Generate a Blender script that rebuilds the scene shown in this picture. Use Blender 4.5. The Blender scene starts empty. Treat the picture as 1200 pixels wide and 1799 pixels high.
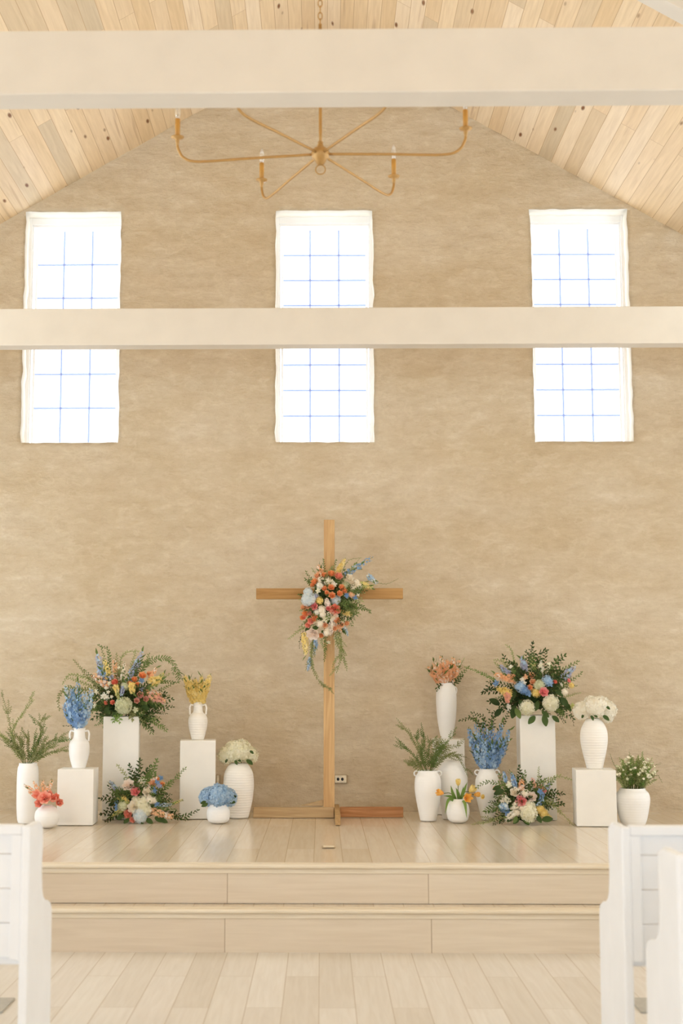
import bpy, math, random
from mathutils import Vector, Matrix, noise
random.seed(7)
C = bpy.context.scene.collection
S = bpy.context.scene
PI = math.pi

# ------------------------------------------------------------------ camera
F = 2400.0                       # focal length in pixels of a 1200x1799 frame
PITCH = math.atan(290 / F)
YAW = math.radians(0.84)         # turned slightly to the left
SHX = F * math.tan(YAW) / math.cos(PITCH) + 35
CAM = Vector((0, 0, 1.6))
cam_d = bpy.data.cameras.new('camera'); cam = bpy.data.objects.new('camera', cam_d); C.objects.link(cam)
cam.location = CAM; cam.rotation_euler = (PI / 2 + PITCH, 0, YAW)
cam_d.sensor_fit = 'AUTO'; cam_d.sensor_width = 36; cam_d.lens = F / 1799 * 36
cam_d.shift_x = SHX / 1799
cam_d.clip_start = 0.05; cam_d.clip_end = 200
cam_d.dof.use_dof = True; cam_d.dof.focus_distance = 11.4; cam_d.dof.aperture_fstop = 2.2
S.camera = cam
FW = Vector((-math.sin(YAW) * math.cos(PITCH), math.cos(YAW) * math.cos(PITCH), math.sin(PITCH)))
RT = Vector((math.cos(YAW), math.sin(YAW), 0)); UP = RT.cross(FW)

def ray(px, py): return FW * F + RT * (px - 600 + SHX) + UP * (899.5 - py)
def at(px, py, Y):
    d = ray(px, py); return CAM + d * (Y / d.y)
def onz(px, py, z):
    d = ray(px, py); return CAM + d * ((z - CAM.z) / d.z)
def kk(px, py, Y): return F / ((at(px, py, Y) - CAM).dot(FW))      # pixels per metre there

# ------------------------------------------------------------------ world, lights, exposure
S.view_settings.view_transform = 'Standard'; S.view_settings.look = 'None'
S.view_settings.gamma = 1; S.view_settings.use_curve_mapping = False
S.view_settings.exposure = -0.2
w = bpy.data.worlds.new('world'); S.world = w; w.use_nodes = True
bg = w.node_tree.nodes['Background']; bg.inputs[0].default_value = (0.93, 0.96, 1.0, 1); bg.inputs[1].default_value = 4.0
try:
    S.cycles.max_bounces = 10; S.cycles.diffuse_bounces = 6; S.cycles.transparent_max_bounces = 12
    S.cycles.sample_clamp_indirect = 6; S.cycles.caustics_reflective = False
except Exception: pass

def area(name, loc, rot, sx, sy, power, col):
    l = bpy.data.lights.new(name, 'AREA'); l.shape = 'RECTANGLE'; l.size = sx; l.size_y = sy; l.energy = power; l.color = col
    o = bpy.data.objects.new(name, l); C.objects.link(o); o.location = loc; o.rotation_euler = rot; return o
WALL_X = 4.7
SIDE_WIN = [(-1.8, 1.4), (2.2, 1.4), (6.2, 1.4), (9.6, 1.2)]      # (centre y, width) of the side windows
for y, wd in SIDE_WIN:
    f_ = .75 if y < 4 else 1.15
    area('daylight_left', (-WALL_X + .02, y, 2.0), (0, -PI / 2, 0), 3.0, wd, 36 * f_, (0.60, 0.79, 1.0))
    area('daylight_right', (WALL_X - .02, y, 2.0), (0, PI / 2, 0), 3.0, wd, 16 * f_, (.61, .80, 1.0))
area('daylight_back', (0, -4.9, 1.9), (-PI / 2, 0, PI), 4.4, 3.4, 34, (.60, .78, 1.0))
for sx in (-1, 1):               # eaves lamps washing the boarded ceiling
    area('eaves_lamp', (sx * 4.3, 6.6, 4.25), (0, sx * math.radians(180 - 20), 0), .12, 8.4, 150, (.66, .83, 1.0))

# ------------------------------------------------------------------ materials
def lin(c):
    return tuple(((v / 255) / 12.92 if v / 255 <= .04045 else ((v / 255 + .055) / 1.055) ** 2.4) for v in c) + (1,)
class NT:
    def __init__(s, name, rough=.5, spec=.3):
        s.m = bpy.data.materials.new(name); s.m.use_nodes = True; s.t = s.m.node_tree; s.b = s.t.nodes['Principled BSDF']
        s.b.inputs['Roughness'].default_value = rough; s.b.inputs['Specular IOR Level'].default_value = spec
    def n(s, typ, **kw):
        nd = s.t.nodes.new(typ)
        for k, v in kw.items():
            if k.startswith('i_'): nd.inputs[k[2:].replace('_', ' ')].default_value = v
            else: setattr(nd, k, v)
        return nd
    def l(s, a, b): s.t.links.new(a, b)
    def coord(s, scale=(1, 1, 1), rot=(0, 0, 0), loc=(0, 0, 0), kind='Object'):
        tc = s.n('ShaderNodeTexCoord'); mp = s.n('ShaderNodeMapping')
        mp.inputs['Scale'].default_value = scale; mp.inputs['Rotation'].default_value = rot; mp.inputs['Location'].default_value = loc
        s.l(tc.outputs[kind], mp.inputs['Vector']); return mp.outputs[0]
    def ramp(s, src, stops):
        r = s.n('ShaderNodeValToRGB'); e = r.color_ramp.elements
        while len(e) < len(stops): e.new(.5)
        for el, (p, c) in zip(e, stops): el.position = p; el.color = c if len(c) == 4 else lin(c)
        s.l(src, r.inputs[0]); return r.outputs[0]
    def mix(s, fac, a, b, mode='MIX'):
        m = s.n('ShaderNodeMix', data_type='RGBA', blend_type=mode)
        for sock, v in ((m.inputs[0], fac), (m.inputs[6], a), (m.inputs[7], b)):
            if hasattr(v, 'links') or hasattr(v, 'is_linked'): s.l(v, sock)
            else: sock.default_value = v
        return m.outputs[2]
    def bump(s, src, strength=.2, dist=.01, prev=None):
        b = s.n('ShaderNodeBump'); b.inputs['Strength'].default_value = strength; b.inputs['Distance'].default_value = dist
        s.l(src, b.inputs['Height'])
        if prev: s.l(prev, b.inputs['Normal'])
        return b.outputs[0]

def plain(name, c, rough=.5, spec=.3, var=.06, scale=30, bump=0, bscale=200):
    t = NT(name, rough, spec); v = t.coord()
    nz = t.n('ShaderNodeTexNoise'); nz.inputs['Scale'].default_value = scale; nz.inputs['Detail'].default_value = 3; t.l(v, nz.inputs['Vector'])
    a = [max(0, x * (1 - var)) for x in c]; b = [min(255, x * (1 + var)) for x in c]
    t.l(t.ramp(nz.outputs[0], [(.3, a), (.7, b)]), t.b.inputs['Base Color'])
    if bump:
        n2 = t.n('ShaderNodeTexNoise'); n2.inputs['Scale'].default_value = bscale; t.l(v, n2.inputs['Vector'])
        t.l(t.bump(n2.outputs[0], bump, .002), t.b.inputs['Normal'])
    return t.m

def petal_mat(name, c_in, c_out, sub=.0):
    t = NT(name, .55, .2); v = t.coord()
    nz = t.n('ShaderNodeTexNoise'); nz.inputs['Scale'].default_value = 2.2; nz.inputs['Detail'].default_value = 4; t.l(v, nz.inputs['Vector'])
    col = t.ramp(nz.outputs[0], [(.36, c_in), (.62, c_out)]); t.l(col, t.b.inputs['Base Color'])
    tr = t.n('ShaderNodeBsdfTranslucent'); t.l(col, tr.inputs[0])
    mx = t.n('ShaderNodeMixShader'); mx.inputs[0].default_value = .4
    t.l(t.b.outputs[0], mx.inputs[1]); t.l(tr.outputs[0], mx.inputs[2])
    t.l(mx.outputs[0], t.t.nodes['Material Output'].inputs[0]); return t.m

def planks(name, width, length, cols, axis='y', off=0.0, rough=.35, gap=.0022, gapcol=(150, 128, 98), grain=.10, bumps=.15, knots=0.0, sq=.37):
    """boards whose long side runs along local `axis` (y or x or z), their width across the other coordinate"""
    t = NT(name, rough, .4); tc = t.n('ShaderNodeTexCoord'); sp = t.n('ShaderNodeSeparateXYZ'); t.l(tc.outputs['Object'], sp.inputs[0])
    cb = t.n('ShaderNodeCombineXYZ')
    along, across = {'y': (1, 0), 'x': (0, 2)}[axis]
    t.l(sp.outputs[along], cb.inputs[0])
    ad = t.n('ShaderNodeMath', operation='ADD'); ad.inputs[1].default_value = off; t.l(sp.outputs[across], ad.inputs[0]); t.l(ad.outputs[0], cb.inputs[1])
    br = t.n('ShaderNodeTexBrick'); t.l(cb.outputs[0], br.inputs['Vector'])
    br.offset = sq; br.inputs['Scale'].default_value = 1; br.inputs['Mortar Size'].default_value = gap; br.inputs['Mortar Smooth'].default_value = .3
    br.inputs['Brick Width'].default_value = length; br.inputs['Row Height'].default_value = width; br.inputs['Bias'].default_value = 0
    br.inputs['Color1'].default_value = (0, 0, 0, 1); br.inputs['Color2'].default_value = (1, 1, 1, 1); br.inputs['Mortar'].default_value = (.5, .5, .5, 1)
    base = t.ramp(br.outputs['Color'], [(i / (len(cols) - 1), c) for i, c in enumerate(cols)])
    # grain stretched along the boards
    mp = t.n('ShaderNodeMapping'); mp.inputs['Scale'].default_value = (1.6, 26, 26); t.l(cb.outputs[0], mp.inputs['Vector'])
    addv = t.n('ShaderNodeVectorMath', operation='MULTIPLY_ADD'); addv.inputs[1].default_value = (7, 3, 5)
    t.l(br.outputs['Color'], addv.inputs[0]); t.l(mp.outputs[0], addv.inputs[2])
    nz = t.n('ShaderNodeTexNoise'); nz.inputs['Scale'].default_value = 1.5; nz.inputs['Detail'].default_value = 6; nz.inputs['Distortion'].default_value = .6
    t.l(addv.outputs[0], nz.inputs['Vector'])
    g = t.ramp(nz.outputs[0], [(.3, (1 - grain * 1.6, 1 - grain * 2.0, 1 - grain * 2.6, 1)), (.7, (1 + grain * .3,) * 3 + (1,))])
    col = t.mix(1.0, base, g, 'MULTIPLY')
    if knots:
        m2 = t.n('ShaderNodeMapping'); m2.inputs['Scale'].default_value = (2.6, 1 / width, 1); t.l(cb.outputs[0], m2.inputs['Vector'])
        vo = t.n('ShaderNodeTexVoronoi'); vo.inputs['Scale'].default_value = .9; t.l(m2.outputs[0], vo.inputs['Vector'])
        kn = t.ramp(vo.outputs['Distance'], [(.06, (1, 1, 1, 1)), (.13, (0, 0, 0, 1))])
        gt = t.n('ShaderNodeMath', operation='GREATER_THAN'); gt.inputs[1].default_value = 1 - knots
        s2 = t.n('ShaderNodeSeparateColor'); t.l(vo.outputs['Color'], s2.inputs[0]); t.l(s2.outputs[0], gt.inputs[0])
        mm = t.n('ShaderNodeMath', operation='MULTIPLY'); t.l(kn, mm.inputs[0]); t.l(gt.outputs[0], mm.inputs[1])
        col = t.mix(mm.outputs[0], col, lin((128, 84, 48)))
        # long reddish or grey streaks
        m3 = t.n('ShaderNodeMapping'); m3.inputs['Scale'].default_value = (.5, 11, 1); t.l(cb.outputs[0], m3.inputs['Vector'])
        n3 = t.n('ShaderNodeTexNoise'); n3.inputs['Scale'].default_value = 1.3; n3.inputs['Detail'].default_value = 2; t.l(m3.outputs[0], n3.inputs['Vector'])
        col = t.mix(t.ramp(n3.outputs[0], [(.64, (0, 0, 0, 1)), (.72, (.55, .55, .55, 1))]), col, lin((190, 158, 122)))
    fac = t.n('ShaderNodeMath', operation='MULTIPLY'); fac.inputs[1].default_value = .75; t.l(br.outputs['Fac'], fac.inputs[0])
    col = t.mix(fac.outputs[0], col, lin(gapcol))
    t.l(col, t.b.inputs['Base Color'])
    inv = t.n('ShaderNodeMath', operation='SUBTRACT'); inv.inputs[0].default_value = 1; t.l(br.outputs['Fac'], inv.inputs[1])
    t.l(t.bump(nz.outputs[0], bumps * .4, .001, t.bump(inv.outputs[0], bumps * 2, .002)), t.b.inputs['Normal'])
    return t.m

def timber(name, c1, c2, axis=2, knot=True, seed=0):
    t = NT(name, .6, .25); sc = [24, 24, 24]; sc[axis] = 1.3
    v = t.coord(tuple(sc), loc=(seed, seed * 2, seed * 3))
    nz = t.n('ShaderNodeTexNoise'); nz.inputs['Scale'].default_value = 1.4; nz.inputs['Detail'].default_value = 7; nz.inputs['Distortion'].default_value = 1.2; t.l(v, nz.inputs['Vector'])
    col = t.ramp(nz.outputs[0], [(.3, c2), (.5, [(a + b) / 2 for a, b in zip(c1, c2)]), (.68, c1)])
    if knot:
        sc2 = [9, 9, 9]; sc2[axis] = 3.2
        vo = t.n('ShaderNodeTexVoronoi'); t.l(t.coord(tuple(sc2), loc=(seed, 1.3, seed)), vo.inputs['Vector']); vo.inputs['Scale'].default_value = .8
        col = t.mix(t.ramp(vo.outputs['Distance'], [(.05, (1, 1, 1, 1)), (.10, (0, 0, 0, 1))]), col, lin((110, 70, 38)))
    t.l(col, t.b.inputs['Base Color']); t.l(t.bump(nz.outputs[0], .25, .002), t.b.inputs['Normal']); return t.m

M = {}
def wall_mat():
    t = NT('limewashed_stone', .9, .1)
    v = t.coord((1, 1, 1))
    big = t.n('ShaderNodeTexNoise'); big.inputs['Scale'].default_value = 1.1; big.inputs['Detail'].default_value = 3; t.l(t.coord((.8, 1, 1.9)), big.inputs['Vector'])
    mid = t.n('ShaderNodeTexNoise'); mid.inputs['Scale'].default_value = 5.5; mid.inputs['Detail'].default_value = 10; mid.inputs['Roughness'].default_value = .72; mid.inputs['Distortion'].default_value = .05
    t.l(t.coord((.75, 1, 1.8)), mid.inputs['Vector'])
    fine = t.n('ShaderNodeTexNoise'); fine.inputs['Scale'].default_value = 34; fine.inputs['Detail'].default_value = 5; t.l(v, fine.inputs['Vector'])
    col = t.ramp(mid.outputs[0], [(.30, (200, 180, 150)), (.46, (210, 192, 163)), (.57, (215, 198, 170)), (.72, (227, 213, 190))])
    bg_ = t.ramp(big.outputs[0], [(.32, (.95, .925, .885, 1)), (.68, (1.01, 1.02, 1.05, 1))])
    col = t.mix(1.0, col, bg_, 'MULTIPLY')
    # courses: wavy horizontal ledges of rough stone blocks
    wob = t.n('ShaderNodeTexNoise'); wob.inputs['Scale'].default_value = 1.6; wob.inputs['Detail'].default_value = 3; t.l(v, wob.inputs['Vector'])
    vm = t.n('ShaderNodeVectorMath', operation='MULTIPLY_ADD'); vm.inputs[1].default_value = (.10, .10, .10); t.l(wob.outputs['Color'], vm.inputs[0]); t.l(v, vm.inputs[2])
    sp = t.n('ShaderNodeSeparateXYZ'); t.l(vm.outputs[0], sp.inputs[0]); cb = t.n('ShaderNodeCombineXYZ'); t.l(sp.outputs[0], cb.inputs[0]); t.l(sp.outputs[2], cb.inputs[1])
    br = t.n('ShaderNodeTexBrick'); t.l(cb.outputs[0], br.inputs['Vector']); br.inputs['Scale'].default_value = 1; br.inputs['Brick Width'].default_value = .62
    br.inputs['Row Height'].default_value = .225; br.inputs['Mortar Size'].default_value = .012; br.inputs['Mortar Smooth'].default_value = 1
    br.inputs['Color1'].default_value = (.35, .35, .35, 1); br.inputs['Color2'].default_value = (.75, .75, .75, 1)
    mk = t.n('ShaderNodeMath', operation='MULTIPLY'); t.l(br.outputs['Fac'], mk.inputs[0]); t.l(t.ramp(big.outputs[0], [(.4, (.0,) * 3 + (1,)), (.6, (.05,) * 3 + (1,))]), mk.inputs[1])
    col = t.mix(mk.outputs[0], col, lin((190, 166, 132)))
    # hairline trowel edges
    rg = t.n('ShaderNodeTexNoise'); rg.inputs['Scale'].default_value = 8; rg.inputs['Detail'].default_value = 7; rg.inputs['Distortion'].default_value = .25; t.l(t.coord((.9, 1, 1.5), loc=(3, 2, 7)), rg.inputs['Vector'])
    ln = t.ramp(rg.outputs[0], [(.485, (0, 0, 0, 1)), (.5, (.16,) * 3 + (1,)), (.515, (0, 0, 0, 1))])
    col = t.mix(ln, col, lin((190, 164, 128)))
    ln2 = t.ramp(rg.outputs[0], [(.56, (0, 0, 0, 1)), (.62, (.22,) * 3 + (1,)), (.68, (0, 0, 0, 1))])
    col = t.mix(ln2, col, lin((232, 218, 192)))
    t.l(col, t.b.inputs['Base Color'])
    b1 = t.bump(mid.outputs[0], .8, .035); b2 = t.bump(rg.outputs[0], .5, .02, b1); b3 = t.bump(fine.outputs[0], .5, .008, b2)
    iv = t.n('ShaderNodeMath', operation='SUBTRACT'); iv.inputs[0].default_value = 1; t.l(br.outputs['Fac'], iv.inputs[1])
    t.l(t.bump(iv.outputs[0], .10, .01, b3), t.b.inputs['Normal'])
    return t.m
M['wall'] = wall_mat()
M['side_wall'] = plain('side_plaster', (242, 240, 236), .9, .1, .02, 3, .2, 40)
M['floor'] = planks('floor_oak', .179, 1.9, [(215, 208, 198), (221, 215, 206), (210, 202, 190), (224, 219, 211), (217, 210, 201)], off=.016, rough=.42, gapcol=(168, 148, 120), grain=.05)
M['stage'] = planks('stage_oak', .179, 2.3, [(216, 203, 183), (223, 211, 193), (211, 197, 175), (225, 214, 197)], off=.05, rough=.18, gapcol=(164, 142, 110), sq=.41, grain=.05)
M['riser'] = planks('riser_oak', .9, 1.21, [(221, 208, 188), (214, 199, 178), (225, 213, 194)], axis='x', off=.1, rough=.4, grain=.045, gap=.003)
M['nose'] = timber('nosing_oak', (228, 217, 198), (216, 202, 178), 0, False)
M['ceil'] = planks('pine_boards', .128, 2.6, [(232, 206, 168), (240, 218, 184), (226, 198, 156), (243, 224, 196), (230, 204, 166), (214, 196, 166)], rough=.6, gap=.0026, gapcol=(178, 142, 100), grain=.07, knots=.8, sq=.33)
M['white'] = plain('white_paint', (238, 232, 222), .45, .35, .01, 4, .08, 60)
M['beam'] = plain('beam_paint', (220, 211, 197), .6, .2, .012, 5, .12, 90)
M['pew'] = plain('pew_paint', (238, 240, 243), .4, .4, .01, 6, .06, 40)
M['ped'] = plain('pedestal_paint', (236, 232, 224), .65, .2, .012, 6, .1, 60)
M['brass'] = plain('brushed_brass', (184, 144, 86), .35, .5, .03, 40); M['brass'].node_tree.nodes['Principled BSDF'].inputs['Metallic'].default_value = .4
M['candle'] = plain('brass_sleeve', (200, 150, 74), .5, .4, .03, 20)
def glass_mat(name, tint, gl=.08, rough=.02):
    t = NT(name); t.t.nodes.remove(t.b)
    a = t.n('ShaderNodeBsdfTransparent'); a.inputs[0].default_value = tint; g = t.n('ShaderNodeBsdfGlossy'); g.inputs['Roughness'].default_value = rough
    mx = t.n('ShaderNodeMixShader'); mx.inputs[0].default_value = gl; t.l(a.outputs[0], mx.inputs[1]); t.l(g.outputs[0], mx.inputs[2])
    t.l(mx.outputs[0], t.t.nodes['Material Output'].inputs[0]); return t.m
M['glass'] = glass_mat('window_glass', (1, 1, 1, 1), .05)
M['bulb'] = glass_mat('bulb_glass', (.97, .97, .96, 1), .3)
t_ = NT('bulb_filament'); t_.b.inputs['Base Color'].default_value = (1, .6, .3, 1); t_.b.inputs['Emission Color'].default_value = lin((255, 176, 120)); t_.b.inputs['Emission Strength'].default_value = 1.6; M['filament'] = t_.m
M['vinyl'] = plain('white_vinyl', (250, 250, 250), .4, .4, .003, 4)
t_ = NT('glazing_bar', .5, .2); t_.b.inputs['Base Color'].default_value = lin((205, 215, 236))
tr_ = t_.n('ShaderNodeBsdfTranslucent'); tr_.inputs[0].default_value = lin((196, 210, 240)); mx_ = t_.n('ShaderNodeMixShader'); mx_.inputs[0].default_value = .55
t_.l(t_.b.outputs[0], mx_.inputs[1]); t_.l(tr_.outputs[0], mx_.inputs[2]); t_.l(mx_.outputs[0], t_.t.nodes['Material Output'].inputs[0]); M['bar'] = t_.m
def ceramic(name, c, ribs):
    t = NT(name, .55, .3); v = t.coord()
    nz = t.n('ShaderNodeTexNoise'); nz.inputs['Scale'].default_value = 7; t.l(v, nz.inputs['Vector'])
    t.l(t.ramp(nz.outputs[0], [(.3, [x * .985 for x in c]), (.7, c)]), t.b.inputs['Base Color'])
    wv = t.n('ShaderNodeTexWave', wave_type='BANDS', bands_direction='Z'); wv.inputs['Scale'].default_value = 16; wv.inputs['Distortion'].default_value = .8; wv.inputs['Detail'].default_value = 1
    t.l(v, wv.inputs['Vector']); n2 = t.n('ShaderNodeTexNoise'); n2.inputs['Scale'].default_value = 60; t.l(v, n2.inputs['Vector'])
    t.l(t.bump(n2.outputs[0], .2, .002, t.bump(wv.outputs[0], ribs, .004)), t.b.inputs['Normal']); return t.m
M['ceramic'] = ceramic('matte_white_ceramic', (243, 241, 237), .12)
M['ceramic_ribbed'] = ceramic('ribbed_white_ceramic', (244, 239, 230), .35)
M['pine_light'] = timber('cross_pine', (210, 174, 126), (186, 146, 98), 2)
M['pine_bar'] = timber('crossbar_pine', (188, 146, 92), (160, 118, 68), 0, False, 2)
M['pine_pale'] = timber('base_pine_pale', (200, 172, 132), (174, 144, 104), 0, True, 4)
M['pine_red'] = timber('base_pine_red', (194, 142, 96), (152, 100, 60), 0, True, 6)
M['pine_foot'] = timber('foot_pine', (190, 156, 110), (166, 130, 84), 1, False, 3)
M['black'] = plain('black_plastic', (26, 24, 22), .4)
M['outlet'] = plain('outlet_plate', (226, 214, 190), .4)
M['outlet_rim'] = plain('outlet_rim', (176, 156, 124), .5)
M['grey'] = plain('grey_floor_vent', (176, 172, 162), .5, .3, .04, 30)
M['leaf_dark'] = petal_mat('leaf_dark', (52, 70, 36), (80, 102, 54)); M['leaf_mid'] = petal_mat('leaf_mid', (90, 112, 60), (124, 144, 82))
M['leaf_light'] = petal_mat('leaf_light', (148, 156, 98), (180, 184, 126)); M['leaf_olive'] = petal_mat('leaf_olive', (128, 134, 84), (160, 160, 110))
M['leaf_bright'] = petal_mat('leaf_bright', (100, 134, 62), (138, 166, 90))
M['stem'] = plain('stem_green', (104, 112, 58)); M['twig'] = plain('twig_brown', (110, 84, 54))
M['moss'] = plain('floral_moss', (40, 56, 28), .9, .1, .2, 60, .8, 120)
PET = {'coral': ((249, 152, 124), (252, 176, 150)), 'orange': ((253, 182, 122), (254, 206, 156)), 'peach': ((247, 196, 148), (253, 216, 178)), 'salmon': ((250, 170, 148), (253, 196, 174)),
       'pink': ((250, 162, 162), (254, 194, 190)), 'blush': ((252, 236, 222), (255, 246, 238)), 'cream': ((253, 243, 224), (255, 250, 238)), 'white': ((246, 240, 224), (253, 250, 240)),
       'ivory': ((242, 238, 212), (252, 249, 232)), 'yellow': ((243, 218, 132), (252, 236, 168)), 'gold': ((250, 186, 84), (254, 214, 120)), 'blue': ((122, 160, 204), (156, 186, 220)),
       'paleblue': ((168, 200, 226), (202, 222, 238)), 'lavender': ((166, 172, 206), (196, 200, 222)), 'greenwhite': ((216, 218, 180), (236, 236, 208)), 'dusty': ((238, 180, 160), (248, 202, 184)),
       'icy': ((222, 232, 236), (242, 244, 242)), 'yellow_pale': ((248, 230, 160), (254, 242, 196)), 'lime': ((200, 204, 128), (224, 224, 160))}
ALT = {'blue': 'paleblue', 'yellow': 'cream', 'peach': 'blush', 'lavender': 'paleblue', 'dusty': 'peach', 'lime': 'yellow', 'gold': 'yellow', 'cream': 'white', 'blush': 'cream', 'paleblue': 'icy', 'yellow': 'yellow_pale', 'leaf_mid': 'leaf_light', 'white': 'ivory', 'greenwhite': 'ivory'}
for k_, (a_, b_) in PET.items(): M[k_] = petal_mat('petal_' + k_, a_, b_)

# ------------------------------------------------------------------ helpers
def prop(o, label=None, cat=None, group=None, kind=None):
    if label: o['label'] = label
    if cat: o['category'] = cat
    if group: o['group'] = group
    if kind: o['kind'] = kind
    return o
def mesh(name, v, f, mats, smooth=False, mi=None):
    me = bpy.data.meshes.new(name); me.from_pydata([tuple(p) for p in v], [], f)
    for m in (mats if isinstance(mats, (list, tuple)) else [mats]): me.materials.append(m)
    if mi: me.polygons.foreach_set('material_index', mi)
    if smooth: me.polygons.foreach_set('use_smooth', [True] * len(me.polygons))
    me.update(); return me
def link(name, me, parent=None, loc=(0, 0, 0), rot=(0, 0, 0)):
    o = bpy.data.objects.new(name, me); C.objects.link(o)
    if parent: o.parent = parent
    o.location = loc; o.rotation_euler = rot; return o
def empty(name, loc, rz=0): return link(name, None, None, loc, (0, 0, rz))
class MB:
    def __init__(s): s.v = []; s.f = []; s.mi = []; s.m = 0
    def add(s, vs, fs):
        n = len(s.v); s.v += [Vector(p) for p in vs]; s.f += [tuple(i + n for i in f) for f in fs]; s.mi += [s.m] * len(fs)
    def box(s, x0, x1, y0, y1, z0, z1):
        s.add([(x0, y0, z0), (x1, y0, z0), (x1, y1, z0), (x0, y1, z0), (x0, y0, z1), (x1, y0, z1), (x1, y1, z1), (x0, y1, z1)],
              [(0, 3, 2, 1), (4, 5, 6, 7), (0, 1, 5, 4), (1, 2, 6, 5), (2, 3, 7, 6), (3, 0, 4, 7)])
    def prism(s, poly, axis, a, b):
        """poly: 2-D outline; extruded along axis from a to b"""
        def P(u, w, t): return {'x': (t, u, w), 'y': (u, t, w), 'z': (u, w, t)}[axis]
        n = len(poly); vs = [P(u, w, a) for u, w in poly] + [P(u, w, b) for u, w in poly]
        s.add(vs, [tuple(range(n))[::-1], tuple(range(n, 2 * n))] + [(i, (i + 1) % n, (i + 1) % n + n, i + n) for i in range(n)])
    def tube(s, pts, r, seg=6, cap=True):
        pts = [Vector(p) for p in pts]; rings = []; n0 = len(s.v); prevn = None
        rr = r if isinstance(r, (list, tuple)) else [r] * len(pts)
        vs = []
        for i, p in enumerate(pts):
            t = (pts[min(i + 1, len(pts) - 1)] - pts[max(i - 1, 0)]).normalized()
            a = prevn if prevn is not None else (Vector((0, 0, 1)) if abs(t.z) < .9 else Vector((1, 0, 0)))
            nrm = (a - t * a.dot(t)).normalized(); prevn = nrm; bn = t.cross(nrm)
            for j in range(seg):
                q = 2 * PI * j / seg; vs.append(p + (nrm * math.cos(q) + bn * math.sin(q)) * rr[i])
        fs = [(i * seg + j, i * seg + (j + 1) % seg, (i + 1) * seg + (j + 1) % seg, (i + 1) * seg + j) for i in range(len(pts) - 1) for j in range(seg)]
        if cap: fs += [tuple(range(seg))[::-1], tuple(range((len(pts) - 1) * seg, len(pts) * seg))]
        s.add(vs, fs)
    def lathe(s, prof, seg=40, c=(0, 0, 0)):
        vs = []; c = Vector(c)
        for r, z in prof:
            for j in range(seg): q = 2 * PI * j / seg; vs.append(c + Vector((r * math.cos(q), r * math.sin(q), z)))
        fs = [(i * seg + j, i * seg + (j + 1) % seg, (i + 1) * seg + (j + 1) % seg, (i + 1) * seg + j) for i in range(len(prof) - 1) for j in range(seg)]
        fs += [tuple(range(seg))[::-1], tuple(range((len(prof) - 1) * seg, len(prof) * seg))]
        s.add(vs, fs)
    def obj(s, name, mats, parent=None, loc=(0, 0, 0), rot=(0, 0, 0), smooth=False, bevel=0, segs=2, auto=False):
        o = link(name, mesh(name, s.v, s.f, mats, smooth, s.mi), parent, loc, rot)
        if bevel:
            b = o.modifiers.new('bevel', 'BEVEL'); b.width = bevel; b.segments = segs; b.limit_method = 'ANGLE'; b.angle_limit = math.radians(40)
        return o
def boxobj(name, b, mat, parent=None, loc=(0, 0, 0), rot=(0, 0, 0), bevel=0): m = MB(); m.box(*b); return m.obj(name, mat, parent, loc, rot, bevel=bevel)
def smooth_path(p, n=6):
    p = [Vector(q) for q in p]
    if len(p) < 3: return [p[0].lerp(p[-1], i / n) for i in range(n + 1)]
    out = []
    q = [p[0] * 2 - p[1]] + p + [p[-1] * 2 - p[-2]]
    for i in range(1, len(q) - 2):
        for j in range(n):
            t = j / n; a, b, c, d = q[i - 1], q[i], q[i + 1], q[i + 2]
            out.append(.5 * ((2 * b) + (c - a) * t + (2 * a - 5 * b + 4 * c - d) * t * t + (3 * b - a - 3 * c + d) * t ** 3))
    out.append(p[-1]); return out

# ------------------------------------------------------------------ the room
ZS = .48; R1 = .25                        # stage height, one step
Y_BASE = onz(565, 1674, 0).y               # face of the lower riser
Y_NOSE1 = Y_BASE - .028
Y_RIS2 = onz(565, 1587, R1).y
Y_NOSE2 = Y_RIS2 - .028
Y_WALL = onz(565, 1425, ZS).y
apex = at(575, 68, Y_WALL); pl = at(60, 362, Y_WALL); pr = at(1135, 375, Y_WALL)
XC = apex.x
SL = ((apex.z - pl.z) / (apex.x - pl.x) + (apex.z - pr.z) / (pr.x - apex.x)) / 2
ZA = ((pl.z + SL * (XC - pl.x)) + (pr.z + SL * (pr.x - XC))) / 2
def roof(x): return ZA - SL * abs(x - XC)
print('GEOM base %.2f n1 %.2f n2 %.2f wall %.2f apex %.2f slope %.3f xc %.3f' % (Y_BASE, Y_NOSE1, Y_NOSE2, Y_WALL, ZA, SL, XC))

o = boxobj('floor', (-WALL_X, WALL_X, -5, Y_BASE + .02, -.1, 0), M['floor']); prop(o, kind='structure')
o = boxobj('floor_stage', (-WALL_X, WALL_X, Y_RIS2 + .012, Y_WALL + .02, -.1, ZS - .004), M['stage']); prop(o, kind='structure')
o = boxobj('floor_step', (-WALL_X, WALL_X, Y_BASE + .012, Y_RIS2 + .011, -.1, R1 - .004), M['stage']); prop(o, kind='structure')
def nosing(name, y, z, depth):
    m = MB(); r = .013; pts = [(y + depth, z), (y + r, z)] + [(y + r - r * math.sin(a), z - r + r * math.cos(a)) for a in [PI * i / 8 for i in range(1, 9)]] + [(y + depth, z - 2 * r)]
    m.prism(pts[::-1], 'x', -WALL_X, WALL_X); prop(m.obj(name, M['nose']), kind='structure')
nosing('trim_1', Y_NOSE1, R1, .10); nosing('trim_2', Y_NOSE2, ZS, .10)
for nm, y, z in (('trim_3', Y_BASE, R1), ('trim_4', Y_RIS2, ZS)):
    o = boxobj(nm, (-WALL_X, WALL_X, y - .008, y + .02, z - .056, z - .026), M['nose'], bevel=.004); prop(o, kind='structure')
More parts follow.
